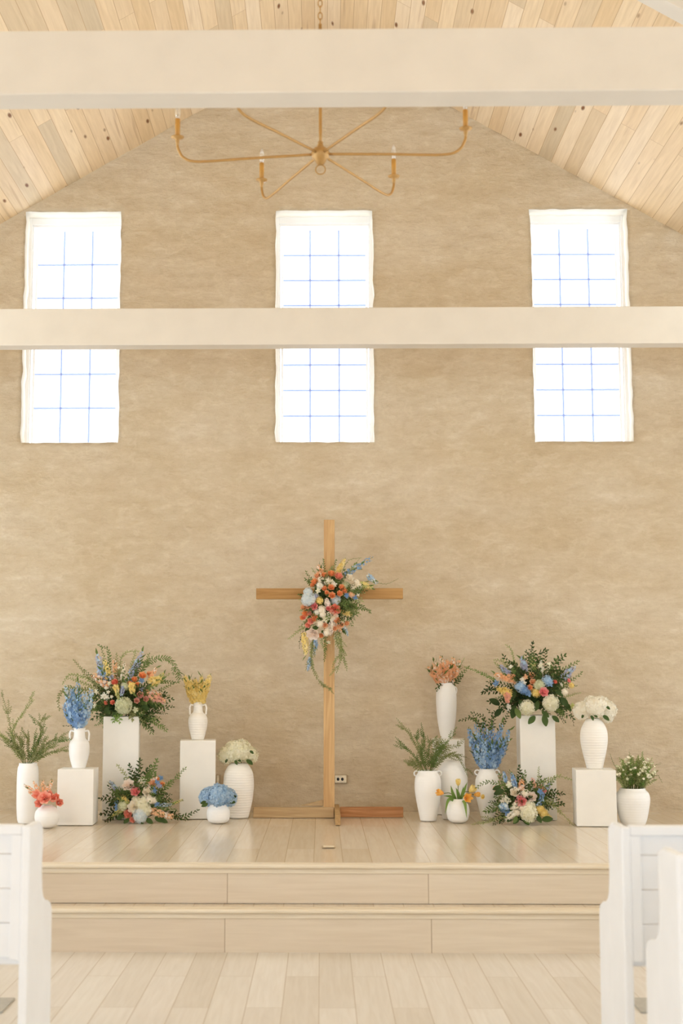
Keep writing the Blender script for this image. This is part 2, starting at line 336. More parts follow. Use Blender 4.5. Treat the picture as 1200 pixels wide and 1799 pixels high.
for nm, y, z in (('trim_5', Y_BASE, 0), ('trim_6', Y_RIS2, R1)):
    o = boxobj(nm, (-WALL_X + .122, WALL_X + .122, y, y + .012, z, z + R1 - .05), M['riser'], None, (-.122, 0, 0)); prop(o, kind='structure')

# gable wall with three deep window openings, edges slightly ragged like hand-laid plaster
WIN = []
for cols in (((43.5, 213), (38, 208)), ((483.5, 655.5), (485, 657.5)), ((929, 1103), (941, 1112))):
    (a, b), (c, d) = cols
    p = [at(a, 370, Y_WALL), at(b, 370, Y_WALL), at(c, 777, Y_WALL), at(d, 777, Y_WALL)]
    WIN.append(((p[0].x + p[2].x) / 2, (p[1].x + p[3].x) / 2, (p[2].z + p[3].z) / 2, (p[0].z + p[1].z) / 2))
def ticks(brk, step):
    out = []
    for a, b in zip(brk, brk[1:]):
        n = max(1, round((b - a) / step)); out += [a + (b - a) * i / n for i in range(n)]
    return out + [brk[-1]]
xs = ticks([-WALL_X] + [v for w_ in WIN for v in w_[:2]] + [WALL_X], .045)
zb, zt = min(w_[2] for w_ in WIN), max(w_[3] for w_ in WIN)
zb = sum(w_[2] for w_ in WIN) / 3; zt = sum(w_[3] for w_ in WIN) / 3
zs = ticks([0, zb, zt, ZA], .045)
def hole(x, z): return any(a + 1e-4 < x < b - 1e-4 for a, b, _, _ in WIN) and zb < z < zt
m = MB(); idx = {}; TH = .34
def jit(x, z):
    e = any(abs(x - v) < 1e-4 for w_ in WIN for v in w_[:2]) and zb - 1e-3 <= z <= zt + 1e-3
    g = (abs(z - zb) < 1e-4 or abs(z - zt) < 1e-4) and any(a - 1e-4 <= x <= b + 1e-4 for a, b, _, _ in WIN)
    jx = noise.noise((x * 3, z * 9, 1)) * .012 if e else 0; jz = noise.noise((x * 9, z * 3, 5)) * .010 if g else 0
    return jx, jz
def vid(x, z, side):
    k = (round(x, 4), round(z, 4), side)
    if k not in idx:
        jx, jz = jit(x, z); zz = min(z + jz, roof(x) + .01)
        dy = (noise.noise((x * 2.3, z * 5, 0)) * .010 + noise.noise((x * 7, z * 9, 3)) * .006) if side == 0 else TH
        idx[k] = len(m.v); m.v.append(Vector((x + jx, Y_WALL + dy, zz)))
    return idx[k]
for i in range(len(xs) - 1):
    for j in range(len(zs) - 1):
        xc, zc = (xs[i] + xs[i + 1]) / 2, (zs[j] + zs[j + 1]) / 2
        if hole(xc, zc) or zs[j] > roof(xc) + .05: continue
        for s_ in (0, 1):
            q = [vid(xs[i], zs[j], s_), vid(xs[i + 1], zs[j], s_), vid(xs[i + 1], zs[j + 1], s_), vid(xs[i], zs[j + 1], s_)]
            m.f.append(tuple(q) if s_ == 0 else tuple(q[::-1])); m.mi.append(0)
        for (x0, z0, x1, z1, ox, oz) in ((xs[i], zs[j], xs[i], zs[j + 1], -1e-2, 0), (xs[i + 1], zs[j + 1], xs[i + 1], zs[j], 1e-2, 0), (xs[i + 1], zs[j], xs[i], zs[j], 0, -1e-2), (xs[i], zs[j + 1], xs[i + 1], zs[j + 1], 0, 1e-2)):
            if hole((x0 + x1) / 2 + ox, (z0 + z1) / 2 + oz):
                m.f.append((vid(x0, z0, 0), vid(x1, z1, 0), vid(x1, z1, 1), vid(x0, z0, 1))); m.mi.append(1)
M['reveal'] = plain('white_reveal_plaster', (246, 242, 232), .85, .1, .02, 8, .4, 40)
prop(m.obj('wall_front', [M['wall'], M['reveal']], smooth=False), kind='structure')
bpy.data.objects['wall_front'].data.polygons.foreach_set('use_smooth', [True] * len(m.f))

# windows in the gable wall
for i, (a, b, _, _) in enumerate(WIN):
    ncol, nrow = 3, (3 if i == 0 else 4); yf = Y_WALL + .17
    root = empty('window_%d' % (i + 1), ((a + b) / 2, yf, zb)); prop(root, kind='structure')
    W = (b - a) / 2 + .03; H = zt - zb + .03; fr = MB()
    fr.box(-W, -W + .055, 0, .12, -.03, H); fr.box(W - .055, W, 0, .12, -.03, H); fr.box(-W + .055, W - .055, 0, .12, H - .09, H); fr.box(-W + .055, W - .055, 0, .12, -.03, .03)
    fr.obj('window_frame', M['vinyl'], root, bevel=.004)
    st = MB(); st.box(-W + .055, -W + .066, .015, .05, .03, H - .09); st.box(W - .066, W - .055, .015, .05, .03, H - .09); st.box(-W + .066, W - .066, .015, .05, H - .11, H - .09); st.obj('sash_stop', M['vinyl'], root, bevel=.002)
    mid = (H - .12) / 2 + .02; zlo, zhi = .045, H - .125
    for k_, (z0, z1, yy) in enumerate(((zlo, mid - .045, .055), (mid + .045, zhi, .085))):
        sh = MB(); ww = W - .072
        sh.box(-ww, -ww + .02, yy, yy + .03, z0 - .03, z1 + .03); sh.box(ww - .02, ww, yy, yy + .03, z0 - .03, z1 + .03); sh.box(-ww + .02, ww - .02, yy, yy + .03, z0 - .03, z0); sh.box(-ww + .02, ww - .02, yy, yy + .03, z1, z1 + .03)
        so = sh.obj('sash', M['vinyl'], root, bevel=.002)
        gb = MB()
        for c_ in range(1, ncol): x = -ww + 2 * ww * c_ / ncol; gb.box(x - .008, x + .008, yy + .01, yy + .016, z0, z1)
        for r_ in range(1, nrow): z = z0 + (z1 - z0) * r_ / nrow; gb.box(-ww, ww, yy + .0105, yy + .0155, z - .008, z + .008)
        gb.obj('glazing_bars', M['bar'], so)
        boxobj('pane', (-ww, ww, yy + .02, yy + .023, z0, z1), M['glass'], so)

# ceiling slopes (pine boards), ridge, side walls, back wall
for sx in (-1, 1):
    ang = math.atan(SL); L = (WALL_X + .3) / math.cos(ang)
    m = MB(); m.box(0 if sx > 0 else -L, L if sx > 0 else 0, -5.2, Y_WALL + .06, 0, .06)
    o = m.obj('ceiling_left' if sx < 0 else 'ceiling_right', M['ceil'], None, (XC, 0, ZA), (0, sx * ang, 0)); prop(o, kind='structure')
for sx, nm in ((-1, 'wall_left'), (1, 'wall_right')):
    m = MB(); x0, x1 = sorted((sx * WALL_X, sx * (WALL_X + .2))); zt_ = roof(sx * WALL_X) + .05
    m.box(x0, x1, -5.2, Y_WALL + .3, -.1, .5); m.box(x0, x1, -5.2, Y_WALL + .3, 3.5, zt_)
    ys = [-5.2] + [v for y, wd in SIDE_WIN for v in (y - wd / 2, y + wd / 2)] + [Y_WALL + .3]
    for a, b in zip(ys[::2], ys[1::2]): m.box(x0, x1, a, b, .5, 3.5)
    prop(m.obj(nm, M['side_wall']), kind='structure')
    n0 = 4 if sx < 0 else 8
    for q, (y, wd) in enumerate(SIDE_WIN):
        root = empty('window_%d' % (n0 + q), (sx * (WALL_X + .1), y, .5)); prop(root, kind='structure')
        fr = MB(); h = wd / 2
        for (a, b, c, d) in ((-h, -h + .06, 0, 3), (h - .06, h, 0, 3), (-h + .06, h - .06, 0, .06), (-h + .06, h - .06, 2.94, 3), (-h + .06, h - .06, 1.47, 1.52), (-.02, .02, .06, 1.47), (-.02, .02, 1.52, 2.94)): fr.box(-.03, .03, a, b, c, d)
        fr.obj('window_frame', M['vinyl'], root)
m = MB(); m.box(-WALL_X, -2.3, -5.2, -5, -.1, 4.5); m.box(2.3, WALL_X, -5.2, -5, -.1, 4.5); m.box(-2.3, 2.3, -5.2, -5, 4.1, 4.5)
m.prism([(-WALL_X, 4.5), (WALL_X, 4.5), (WALL_X, roof(WALL_X)), (XC, ZA), (-WALL_X, roof(-WALL_X))], 'y', -5.2, -5); prop(m.obj('wall_back', M['side_wall']), kind='structure')

# ------------------------------------------------------------------ white tie beams
def beam(name, Yf, row_top, row_bot, width, label, joints):
    z1 = at(600, row_top, Yf).z; z0 = at(600, row_bot, Yf).z
    o = boxobj(name, (-WALL_X + .01, WALL_X - .01, 0, width, z0, z1), M['beam'], None, (0, Yf, 0), bevel=.006)
    prop(o, label, 'beam', 'white tie beams across the nave'); return z0, z1
Y_B1, Y_B2 = 5.9, None
zbm = at(600, 162, Y_B1).z
# depth of the far beam: same underside height
lo, hi = 7.0, 11.6
for _ in range(40):
    md = (lo + hi) / 2
    if at(600, 605, md).z < zbm: lo = md
    else: hi = md
Y_B2 = lo; print('GEOM beams z %.2f far %.2f' % (zbm, Y_B2))
beam('tie_beam', Y_B1, 50, 162, .17, 'white painted tie beam nearest the camera, crossing the top of the picture above the chandelier', ())
beam('tie_beam', Y_B2, 540, 605, .15, 'white painted tie beam crossing in front of the three gable windows', ())
# flat rafters on the boards, only a corner of the right one shows
pr_ = None
Yr = 6.0
for _ in range(200):
    Yr += .02; p = at(1180, 0, Yr)
    if p.z > roof(p.x) - .12: break
m = MB(); ang = math.atan(SL); L = (WALL_X - .05) / math.cos(ang); m.box(.08, L, 0, .16, -.12, -.002)
prop(m.obj('rafter', M['beam'], None, (XC, Yr, ZA), (0, ang, 0), bevel=.004), 'white rafter lying along the right-hand slope of the boarded ceiling', 'rafter')

# ------------------------------------------------------------------ chandelier
Yc = 7.0; hub = at(563, 271, Yc); kc = kk(563, 271, Yc); R_ = 254 / kc
ch = empty('chandelier', hub); prop(ch, 'six-armed brass chandelier with candle bulbs hanging behind the nearest beam', 'chandelier')
m = MB(); m.lathe([(.003, -.06), (.02, -.055), (.034, -.03), (.044, -.022), (.05, 0), (.05, .008), (.042, .018), (.036, .03), (.022, .036), (.016, .05), (.009, .07), (.003, .075)], 28); m.obj('hub', M['brass'], ch, smooth=True)
m = MB(); m.tube([(0, 0, .03 + i * .1) for i in range(8)], .009, 10); m.lathe([(.009, .06), (.016, .066), (.009, .072)], 16); m.obj('stem', M['brass'], ch, smooth=True)
m = MB(); m.tube([(math.cos(a) * .026, 0, -.085 + math.sin(a) * .026) for a in [2 * PI * i / 20 for i in range(21)]], .0035, 6, False); m.obj('finial_ring', M['brass'], ch, smooth=True)
ztop = ZA - hub.z - .03
m = MB(); z = .74; k_ = 0
while z < ztop - .02:
    pts = []
    for i in range(17):
        a = 2 * PI * i / 16; u, v_ = math.cos(a) * .011, math.sin(a) * .022
        pts.append((u, 0, z + v_) if k_ % 2 else (0, u, z + v_))
    m.tube(pts, .003, 6, False); z += .036; k_ += 1
prop(m.obj('chain', M['brass'], ch, smooth=True), kind=None)
m = MB(); m.lathe([(.003, ztop - .05), (.03, ztop - .04), (.06, ztop - .01), (.062, ztop)], 28); m.obj('ceiling_rose', M['brass'], ch, smooth=True)
for i in range(6):
    a = PI * i / 3 - math.radians(3.5)
    ca, sa = math.cos(a), math.sin(a)
    P = lambda r, z: Vector((ca * r, sa * r, z))
    tipz = .105
    arm = MB(); arm.tube(smooth_path([P(.03, 0), P(R_ * .5, -.012), P(R_ * .84, -.022), P(R_ * .95, .0), P(R_ * .995, .055), P(R_, tipz)], 5), .0075, 8); ao = arm.obj('arm', M['brass'], ch, smooth=True)
    c = P(R_, 0)
    cu = MB(); cu.lathe([(.006, tipz - .04), (.011, tipz - .01), (.012, tipz), (.03, tipz + .006), (.036, tipz + .014), (.034, tipz + .015), (.014, tipz + .012)], 20, c); cu.obj('drip_pan', M['brass'], ao, smooth=True)
    cs = MB(); cs.lathe([(.0135, tipz + .01), (.0135, tipz + .115), (.004, tipz + .117)], 16, c); cs.obj('candle_sleeve', M['candle'], ao, smooth=True)
    bz = tipz + .115
    bu = MB(); bu.lathe([(.006, bz), (.010, bz + .008), (.0165, bz + .028), (.0175, bz + .042), (.013, bz + .062), (.006, bz + .08), (.0015, bz + .09)], 16, c); bo = bu.obj('bulb', M['bulb'], ao, smooth=True)

# ------------------------------------------------------------------ pews
PX = 1.25
def yz(off, row):                         # depth and height of a point of the aisle face at x = PX
    d = ray(565 + off, row); p = CAM + d * (PX / d.x); return (p.y, p.z)
n_top, n_mid = yz(527, 1453), yz(533, 1690)
gr = (n_top[0] - n_mid[0]) / (n_top[1] - n_mid[1]); YB = n_mid[0] - gr * n_mid[1]
def back(z): return gr * z                # the back leans: local y of its rear face at height z
far = [yz(o_, r_) for o_, r_ in ((508, 1444), (503, 1452), (503, 1480), (505, 1530), (504, 1565), (502, 1577), (498, 1583), (493, 1583), (489, 1588), (487.5, 1597), (488, 1640), (491, 1790))]
fy = far[-1][0] + (far[-1][0] - far[-2][0]) / (far[-1][1] - far[-2][1]) * (0 - far[-1][1])
outline = [(0, 0), (back(n_top[1]) , n_top[1])] + [(y - YB, z) for y, z in far] + [(fy - YB, 0)]
print('GEOM pew YB %.2f' % YB, [(round(a, 2), round(b, 2)) for a, b in outline])
def pew(loc, side, label):
    root = empty('pew', loc); prop(root, label, 'pew', 'white church pews beside the aisle'); s = side; L = 2.6; T = .036
    for x in (0, L - T):
        m = MB(); a, b = sorted((s * x, s * (x + T))); m.prism(outline, 'x', a, b); m.obj('end_panel', M['pew'], root, bevel=.008)
    x0, x1 = sorted((s * T, s * (L - T)))
    m = MB(); y = back(.95) + .004; m.box(x0, x1, y, y + .06, .942, .982); m.obj('top_rail', M['pew'], root, bevel=.005)
    m = MB()
    for z0 in (.44, .581, .722, .863):
        z1 = min(z0 + .138, .942); y0, y1 = back(z0) + .022, back(z1) + .022
        m.prism([(y0, z0), (y0 + .018, z0), (y1 + .018, z1), (y1, z1)], 'x', x0, x1)
    m.obj('back_boards', M['pew'], root, bevel=.003)
    for xx in (T, L / 2 - .02, L - T - .04):
        a, b = sorted((s * xx, s * (xx + .042))); m = MB(); m.prism([(back(.43) + .006, .43), (back(.43) + .022, .43), (back(.94) + .022, .942), (back(.94) + .006, .942)], 'x', a, b); m.obj('stile', M['pew'], root, bevel=.002)
    m = MB(); m.box(x0, x1, back(.44) + .045, outline[-2][0] - .03, .405, .438); m.obj('seat', M['pew'], root, bevel=.006)
    return root
pew((PX, YB, 0), 1, 'white pew at the front of the right side, nearest the stage steps')
pew((PX, YB - .89, 0), 1, 'white pew at the lower right corner, one row behind the front right pew')
pew((-PX + .025, YB, 0), -1, 'white pew at the left edge of the picture beside the stage steps')
for sx in (-1, 1):
    p = onz(565 + sx * 550, 1768, 0)
    v_ = boxobj('floor_vent', (-.17, .17, -.145, .145, 0, .010), M['grey'], None, (p.x + sx * .17, p.y, 0), bevel=.004)
    prop(v_, 'grey floor vent beside the front right pew' if sx > 0 else 'grey floor vent beside the left pew', 'vent', 'grey floor vents beside the pews')

# ------------------------------------------------------------------ the cross
Ycr = onz(650, 1436, ZS).y + .045; kcr = kk(580, 1300, Ycr); h2 = .0445
cb_ = onz(578, 1437, ZS)
cross = empty('wooden_cross', (at(578, 1430, Ycr).x, Ycr, ZS)); prop(cross, 'tall raw pine cross standing in the middle of the stage on a plank base', 'cross')
def X(px, row=1430, Y=None): return at(px, row, Y or Ycr).x - cross.location.x
def Z(row, Y=None): return at(578, row, Y or Ycr).z - ZS
ztop = Z(914)
m = MB(); m.box(-h2, h2, -h2, h2, 0.0, ztop); m.obj('upright', M['pine_light'], cross, rot=(0, math.radians(.18), 0), bevel=.003)
zc = Z(1042.5, Ycr - h2); xl = X(450, 1042, Ycr - h2); xr = X(708, 1042, Ycr - h2)
m = MB(); m.box(xl, xr, -h2 - .004, h2 - .03, zc - .045, zc + .042); m.obj('crossbar', M['pine_bar'], cross, bevel=.003)
m = MB(); m.box(X(446), X(587) - .002, -h2 - .042, -h2 - .002, 0, Z(1417)); m.obj('base_plank', M['pine_pale'], cross, bevel=.003)
m = MB(); m.box(X(597) - .0, X(708), -h2, -.005, 0, Z(1417)); m.obj('base_plank', M['pine_red'], cross, bevel=.003)
yb = onz(592, 1450, ZS).y - Ycr
m = MB(); m.box(X(587.5), X(596.5), yb, .25, 0, .075); m.obj('base_foot', M['pine_foot'], cross, bevel=.003)
m = MB(); m.prism([(X(528), .09), (X(568), .09), (X(568), Z(1405)), (X(560), Z(1407))], 'y', -.03, .01); m.obj('base_wedge', M['pine_pale'], cross, bevel=.002)

# sockets
def outlet(px0, px1, r0, r1, label, double):
    a = at(px0, r1, Y_WALL); b = at(px1, r0, Y_WALL); wd, hh = b.x - a.x, b.z - a.z
    root = empty('wall_outlet', ((a.x + b.x) / 2, Y_WALL - .012, (a.z + b.z) / 2)); prop(root, label, 'outlet')
    boxobj('back_box', (-wd / 2 - .006, wd / 2 + .006, -.004, .014, -hh / 2 - .006, hh / 2 + .006), M['outlet_rim'], root, bevel=.002)
    boxobj('face_plate', (-wd / 2, wd / 2, -.014, -.004, -hh / 2, hh / 2), M['outlet'], root, bevel=.003)
    if double:
        for x in (-.022, .014):
            m = MB(); m.prism([(x + math.cos(a) * .0115, math.sin(a) * .0135) for a in [2 * PI * i / 14 for i in range(14)]], 'y', -.017, -.013); m.obj('socket', M['black'], root)
outlet(588.5, 608.5, 1362, 1375, 'beige double socket with two black outlets on the wall right of the cross', True)
outlet(381, 385.5, 1362, 1376, 'narrow white wall plate between the yellow vase pedestal and the ovoid hydrangea vase', False)
p = onz(577.5, 1488, ZS)
fo = empty('floor_outlet', (p.x, p.y, ZS)); prop(fo, 'small brass floor outlet cover on the stage in front of the cross', 'outlet')
boxobj('cover_frame', (-.044, .044, -.05, .05, 0, .003), M['outlet_rim'], fo, bevel=.001); boxobj('cover_lid', (-.036, .036, -.036, .036, .003, .005), M['outlet'], fo)

# ------------------------------------------------------------------ pedestals
PED = {}
def pedestal(key, x0, x1, rtop, rbot, rz, label, depth=None, base=ZS):
    pm = onz((x0 + x1) / 2, rbot, base); Yf = pm.y; a = at(x0, (rtop + rbot) / 2, Yf).x; b = at(x1, (rtop + rbot) / 2, Yf).x
    wd = b - a; d = depth or wd; H = at((x0 + x1) / 2, rtop, Yf).z - base
    o = boxobj('pedestal', (-wd / 2, wd / 2, -d / 2, d / 2, 0, H), M['ped'], None, ((a + b) / 2, Yf + d / 2, base), (0, 0, math.radians(rz)), bevel=.004)
    prop(o, label, 'pedestal', 'white display pedestals'); PED[key] = (o, base + H, Yf + d / 2); return o
pedestal('a', 99.5, 163, 1351.5, 1450, 1.5, 'low white box pedestal at left carrying the handled vase of blue delphiniums')
pedestal('b', 177.5, 240, 1259, 1440, 5.5, 'tall white pedestal carrying the large mixed arrangement at left')
pedestal('c', 313.5, 376, 1301, 1439, 4.5, 'medium white pedestal left of the cross under the vase of yellow flowers')
pedestal('d', 763, 819, 1299, 1431, -4, 'white pedestal right of the cross under the slim vase of peach flowers')
pedestal('e', 916, 978, 1257, 1441, -2, 'tall white pedestal carrying the large dark green arrangement at right')
pedestal('f', 1016, 1086, 1353, 1452, -5, 'low white box pedestal at right under the vase of white hydrangeas', .30)

# ------------------------------------------------------------------ vases
VASE = {}
def vase(key, cx, base_row, prof, label, base=None, mat='ceramic', Y=None, name='vase', handles=None):
    """prof: (half width px, row) from the bottom up to the mouth"""
    z0 = ZS if base is None else base
    if Y is None: p = onz(cx, base_row, z0); Yc_ = p.y + prof[0][0] / kk(cx, base_row, p.y)
    else: Yc_ = Y
    k = kk(cx, base_row, Yc_); xc = at(cx, base_row, Yc_).x
    zz = lambda row: at(cx, row, Yc_).z
    shift = zz(base_row) - z0 if Y is None else zz(base_row) - z0
    zf = lambda row: (zz(row) - zz(base_row)) / (zz(prof[-1][1]) - zz(base_row)) * (zz(prof[-1][1]) - z0)
    raw = [Vector((r / k, 0, zf(row))) for r, row in prof]; raw[0].z = 0
    sm = smooth_path(raw, 5); out = [(.0005, 0.0)] + [(max(.001, p_.x), max(0, p_.z)) for p_ in sm]
    rt, zt2 = out[-1]; th = .008
    inner = [(rt - th * .4, zt2 + .003), (rt - th, zt2)] + [(max(.003, p_[0] - th), p_[1]) for p_ in out[-2:-12:-1]]
    inner.append((.001, inner[-1][1] - .002))
    m = MB(); m.lathe(out + inner, 44)
    lab = dict(label=label, cat='vase', group='white vases on the stage')
    if handles:
        root = empty(name, (xc, Yc_, z0)); prop(root, **lab); m.obj('body', M[mat], root, smooth=True)
        for pts, r in handles:
            h = MB(); h.tube(smooth_path([((px - cx) / k, 0, zf(row)) for px, row in pts], 6), r, 8); h.obj('handle', M[mat], root, smooth=True)
    else:
        prop(m.obj(name, M[mat], None, (xc, Yc_, z0), smooth=True), **lab)
    VASE[key] = (cx, prof[-1][1], Yc_, z0 + zt2); return Yc_
def loops(cx, row, hw, r):            # little ring handles
    out = []
    for s in (-1, 1):
        out.append(([(cx + s * (hw + r * .55 - r * math.cos(a)), row + r * math.sin(a)) for a in [2 * PI * i / 10 for i in range(11)]], .006))
    return out
def amph(cx, ytop, ybot, x_in, x_out): return [([(cx + s * x_in, ytop + 1), (cx + s * (x_out - 2), ytop), (cx + s * x_out, ytop + 5), (cx + s * x_out, (ytop + ybot) / 2), (cx + s * (x_out - .6), ybot)], .0075) for s in (-1, 1)]

vase('tall_left', 47, 1447, [(15, 1447), (17, 1440), (18.5, 1420), (19, 1395), (19, 1365), (18, 1350), (16, 1344), (16, 1341)], 'tall white cylinder vase at the far left holding wispy green branches', handles=[([(33, 1345), (31, 1350), (30.5, 1360), (32, 1366), (35, 1352), (36, 1346)], .005)])
vase('bud_left', 82, 1455, [(9, 1455), (17, 1450), (21.5, 1438), (20, 1426), (14, 1418), (9.5, 1415)], 'small round white bud vase at left filled with coral flowers')
pa = PED['a']; vase('amph_blue', 138.5, 1350, [(11, 1350), (13, 1344), (17, 1328), (18, 1314), (16.5, 1304), (11.5, 1298), (10, 1292), (9.5, 1283), (10.5, 1279)], 'white two-handled amphora vase of blue delphiniums on the low left pedestal', base=pa[1], Y=pa[2], handles=amph(138.5, 1284, 1302, 9, 17))
pc = PED['c']; vase('amph_yellow', 347.5, 1300, [(10.5, 1300), (13, 1291), (16, 1278), (17, 1266), (14.5, 1257), (9.5, 1252), (8, 1247), (8, 1238), (9, 1234)], 'white two-handled amphora vase of yellow flowers on the medium pedestal', base=pc[1], Y=pc[2], mat='ceramic_ribbed', handles=amph(347.5, 1238, 1256, 8, 14.5))
vase('ovoid_left', 419, 1438, [(17, 1438), (19, 1432), (24, 1410), (26.5, 1390), (27, 1375), (25, 1358), (19, 1346), (14, 1341)], 'large ribbed ovoid vase of cream hydrangeas left of the cross', mat='ceramic_ribbed')
vase('bowl_blue', 383.5, 1447, [(12, 1447), (18, 1443), (20.5, 1434), (20, 1424), (17.5, 1417), (17, 1413)], 'small white round bowl holding a blue hydrangea in front of the ovoid vase')
vase('two_loop', 752.5, 1443, [(14, 1443), (17, 1428), (22, 1400), (23.5, 1382), (22, 1366), (17, 1357), (16.5, 1354)], 'white urn vase with ring handles and wispy greenery just right of the cross', handles=loops(752.5, 1359, 17, 4.5))
vase('bud_tulip', 805, 1446, [(10, 1446), (17, 1441), (20, 1428), (18, 1414), (12, 1407), (10, 1404)], 'small round white bud vase holding orange tulips')
vase('ovoid_back', 796, 1440, [(18, 1440), (20, 1431), (23, 1410), (26, 1385), (26.5, 1368), (24, 1350), (17, 1340), (12, 1337)], 'large plain ovoid vase standing behind the orange tulips')
pd_ = PED['d']; vase('slim', 785, 1299, [(10, 1299), (13, 1285), (16.5, 1262), (18, 1240), (18, 1222), (16, 1208), (12.5, 1202), (12.5, 1200)], 'slim tall white vase of peach flowers on the pedestal right of the cross', base=pd_[1], Y=pd_[2], handles=[([(798, 1206), (803, 1209), (803, 1217), (799, 1220)], .005)])
vase('urn_blue', 857, 1441, [(11, 1441), (14, 1428), (19, 1405), (21, 1388), (20.5, 1370), (16, 1359), (13.5, 1354), (13.5, 1351)], 'white urn vase with ring handles full of blue delphiniums beside the right ground flowers', handles=loops(857, 1357, 15, 4.2))
pf_ = PED['f']; vase('ovoid_right', 1045, 1352, [(13.5, 1352), (16, 1342), (22, 1315), (24, 1298), (22.5, 1282), (16, 1268), (12, 1263)], 'ribbed ovoid vase of white hydrangeas on the low right pedestal', base=pf_[1], Y=pf_[2], mat='ceramic_ribbed')
vase('pot_right', 1113, 1451, [(20, 1451), (24, 1440), (28, 1420), (30, 1405), (28, 1394), (23, 1388), (22, 1385)], 'wide white pot with small white blossoms behind the front right pew')

# ------------------------------------------------------------------ flower meshes (unit size, axis +Z)
def petal_patch(m, base, out, up, side, L, W, curl, cup, nu=4, nv=3, tipw=.35):
    """a curved petal growing from base along `up`, leaning `out`, wide along `side`"""
    vs = []
    for i in range(nu + 1):
        u = i / nu; wd = W * (math.sin(PI * (.12 + .72 * u)) ** .7) * (1 - .25 * u * tipw)
        c = base + up * (L * u) + out * (curl(u))
        for j in range(nv + 1):
            v = (j / nv) * 2 - 1; vs.append(c + side * (wd * v) - out * (cup * v * v * (1 - .2 * u)) - up * (.10 * L * v * v * u))
    fs = [(i * (nv + 1) + j, i * (nv + 1) + j + 1, (i + 1) * (nv + 1) + j + 1, (i + 1) * (nv + 1) + j) for i in range(nu) for j in range(nv)]
    m.add(vs, fs)
def rose_mesh(m, open_=1.0, layers=(3, 4, 5, 6), rnd=random):
    z = Vector((0, 0, 1))
    for li, n in enumerate(layers):
        f = (li + 1) / len(layers); rad = .08 + .26 * li / (len(layers) - 1)
        for k in range(n):
            a = 2 * PI * (k + li * .37) / n + rnd.uniform(-.15, .15); out = Vector((math.cos(a), math.sin(a), 0)); side = Vector((-math.sin(a), math.cos(a), 0))
            flare = (.04 + .55 * f ** 1.6) * open_
            petal_patch(m, out * rad * .8 + z * (-.35 * f), out, z, side, .95 - .28 * f, (.24 + .36 * f) * 1.0, lambda u, fl=flare: fl * u * u + .12 * math.sin(PI * u) * f, .22 * f + .08)
def hyd_mesh(m, rnd, n=85, flat=.85):
    z = Vector((0, 0, 1))
    for i in range(n):
        ph = math.acos(1 - 1.75 * (i + .5) / n); th = i * 2.39996
        d = Vector((math.sin(ph) * math.cos(th), math.sin(ph) * math.sin(th), math.cos(ph) * flat)); nrm = d.normalized()
        a = nrm.orthogonal().normalized(); b = nrm.cross(a); r0 = rnd.uniform(0, PI); c = d * rnd.uniform(.86, .99); s = rnd.uniform(.2, .28)
        tl = (nrm + Vector((rnd.uniform(-.3, .3), rnd.uniform(-.3, .3), rnd.uniform(-.3, .3)))).normalized(); a = (a - tl * a.dot(tl)).normalized(); b = tl.cross(a)
        for k in range(4):
            q = r0 + k * PI / 2; e = a * math.cos(q) + b * math.sin(q); g = tl.cross(e)
            m.add([c, c + e * s * .55 - g * s * .42 + tl * .02, c + e * s - g * s * .18 + tl * .05, c + e * s + g * s * .18 + tl * .03, c + e * s * .55 + g * s * .42 + tl * .02], [(0, 1, 2, 3, 4)])
    m.lathe([(.01, -.55), (.5, -.45), (.72, -.1), (.70, .25), (.5, .52), (.2, .66), (.01, .7)], 12)
def floret(m, c, nrm, s, rnd, n=5, ruffle=False):
    a = nrm.orthogonal().normalized(); b = nrm.cross(a); r0 = rnd.uniform(0, PI)
    for k in range(n):
        q = r0 + k * 2 * PI / n; e = a * math.cos(q) + b * math.sin(q); g = nrm.cross(e); l = s * rnd.uniform(.85, 1.1); up = rnd.uniform(.1, .4) * s
        m.add([c, c + e * l * .5 - g * l * .36 + nrm * up * .3, c + e * l * .95 - g * l * .22 + nrm * up, c + e * l + g * l * .2 + nrm * up * .7, c + e * l * .5 + g * l * .36 + nrm * up * .3], [(0, 1, 2, 3, 4)])
        if ruffle:
            c2 = c + nrm * s * .3; l *= .6
            m.add([c2, c2 + e * l * .5 - g * l * .4, c2 + e * l + nrm * s * .4, c2 + e * l * .5 + g * l * .4], [(0, 1, 2, 3)])
def spike_mesh(m, pts, r, rnd, dens=1.0, ruffle=False, taper=.55, stem_part=.0):
    """florets wound along a path (metres); r = radius of the spike at its base"""
    n = int(46 * dens); L = len(pts) - 1
    m.m = 1; m.tube(pts, [max(.0012, .0028 * (1 - i / len(pts))) for i in range(len(pts))], 5); m.m = 0
    for i in range(n):
        v = (i + rnd.uniform(.2, .8)) / n; u = stem_part + (1 - stem_part) * v; q = u * L; k = min(int(q), L - 1); p = pts[k].lerp(pts[k + 1], q - k); t = (pts[k + 1] - pts[k]).normalized()
        a = t.orthogonal().normalized(); b = t.cross(a); th = i * 2.39996 + rnd.uniform(-.4, .4); e = a * math.cos(th) + b * math.sin(th)
        f = (.75 + .5 * v if v < .3 else .9) * (1 - taper * max(0, (v - .3) / .7) ** 1.3); rr = r * f
        nrm = (e + t * rnd.uniform(-.1, .6) + Vector((rnd.uniform(-.3, .3), rnd.uniform(-.5, 0), rnd.uniform(-.3, .3)))).normalized()
        m.m = 2 if rnd.random() < .27 else 0
        if v > .94: m.m = 1 if rnd.random() < .6 else 0; rr *= .5
        floret(m, p + e * rr * rnd.uniform(.45, .95), nrm, rr * rnd.uniform(.38, .6), rnd, 5, ruffle)
        if rnd.random() < .07:
            m.m = 1; leaf(m, p, (e + t).normalized(), nrm, r * 1.6, r * .5, .1, 2)
    m.m = 0
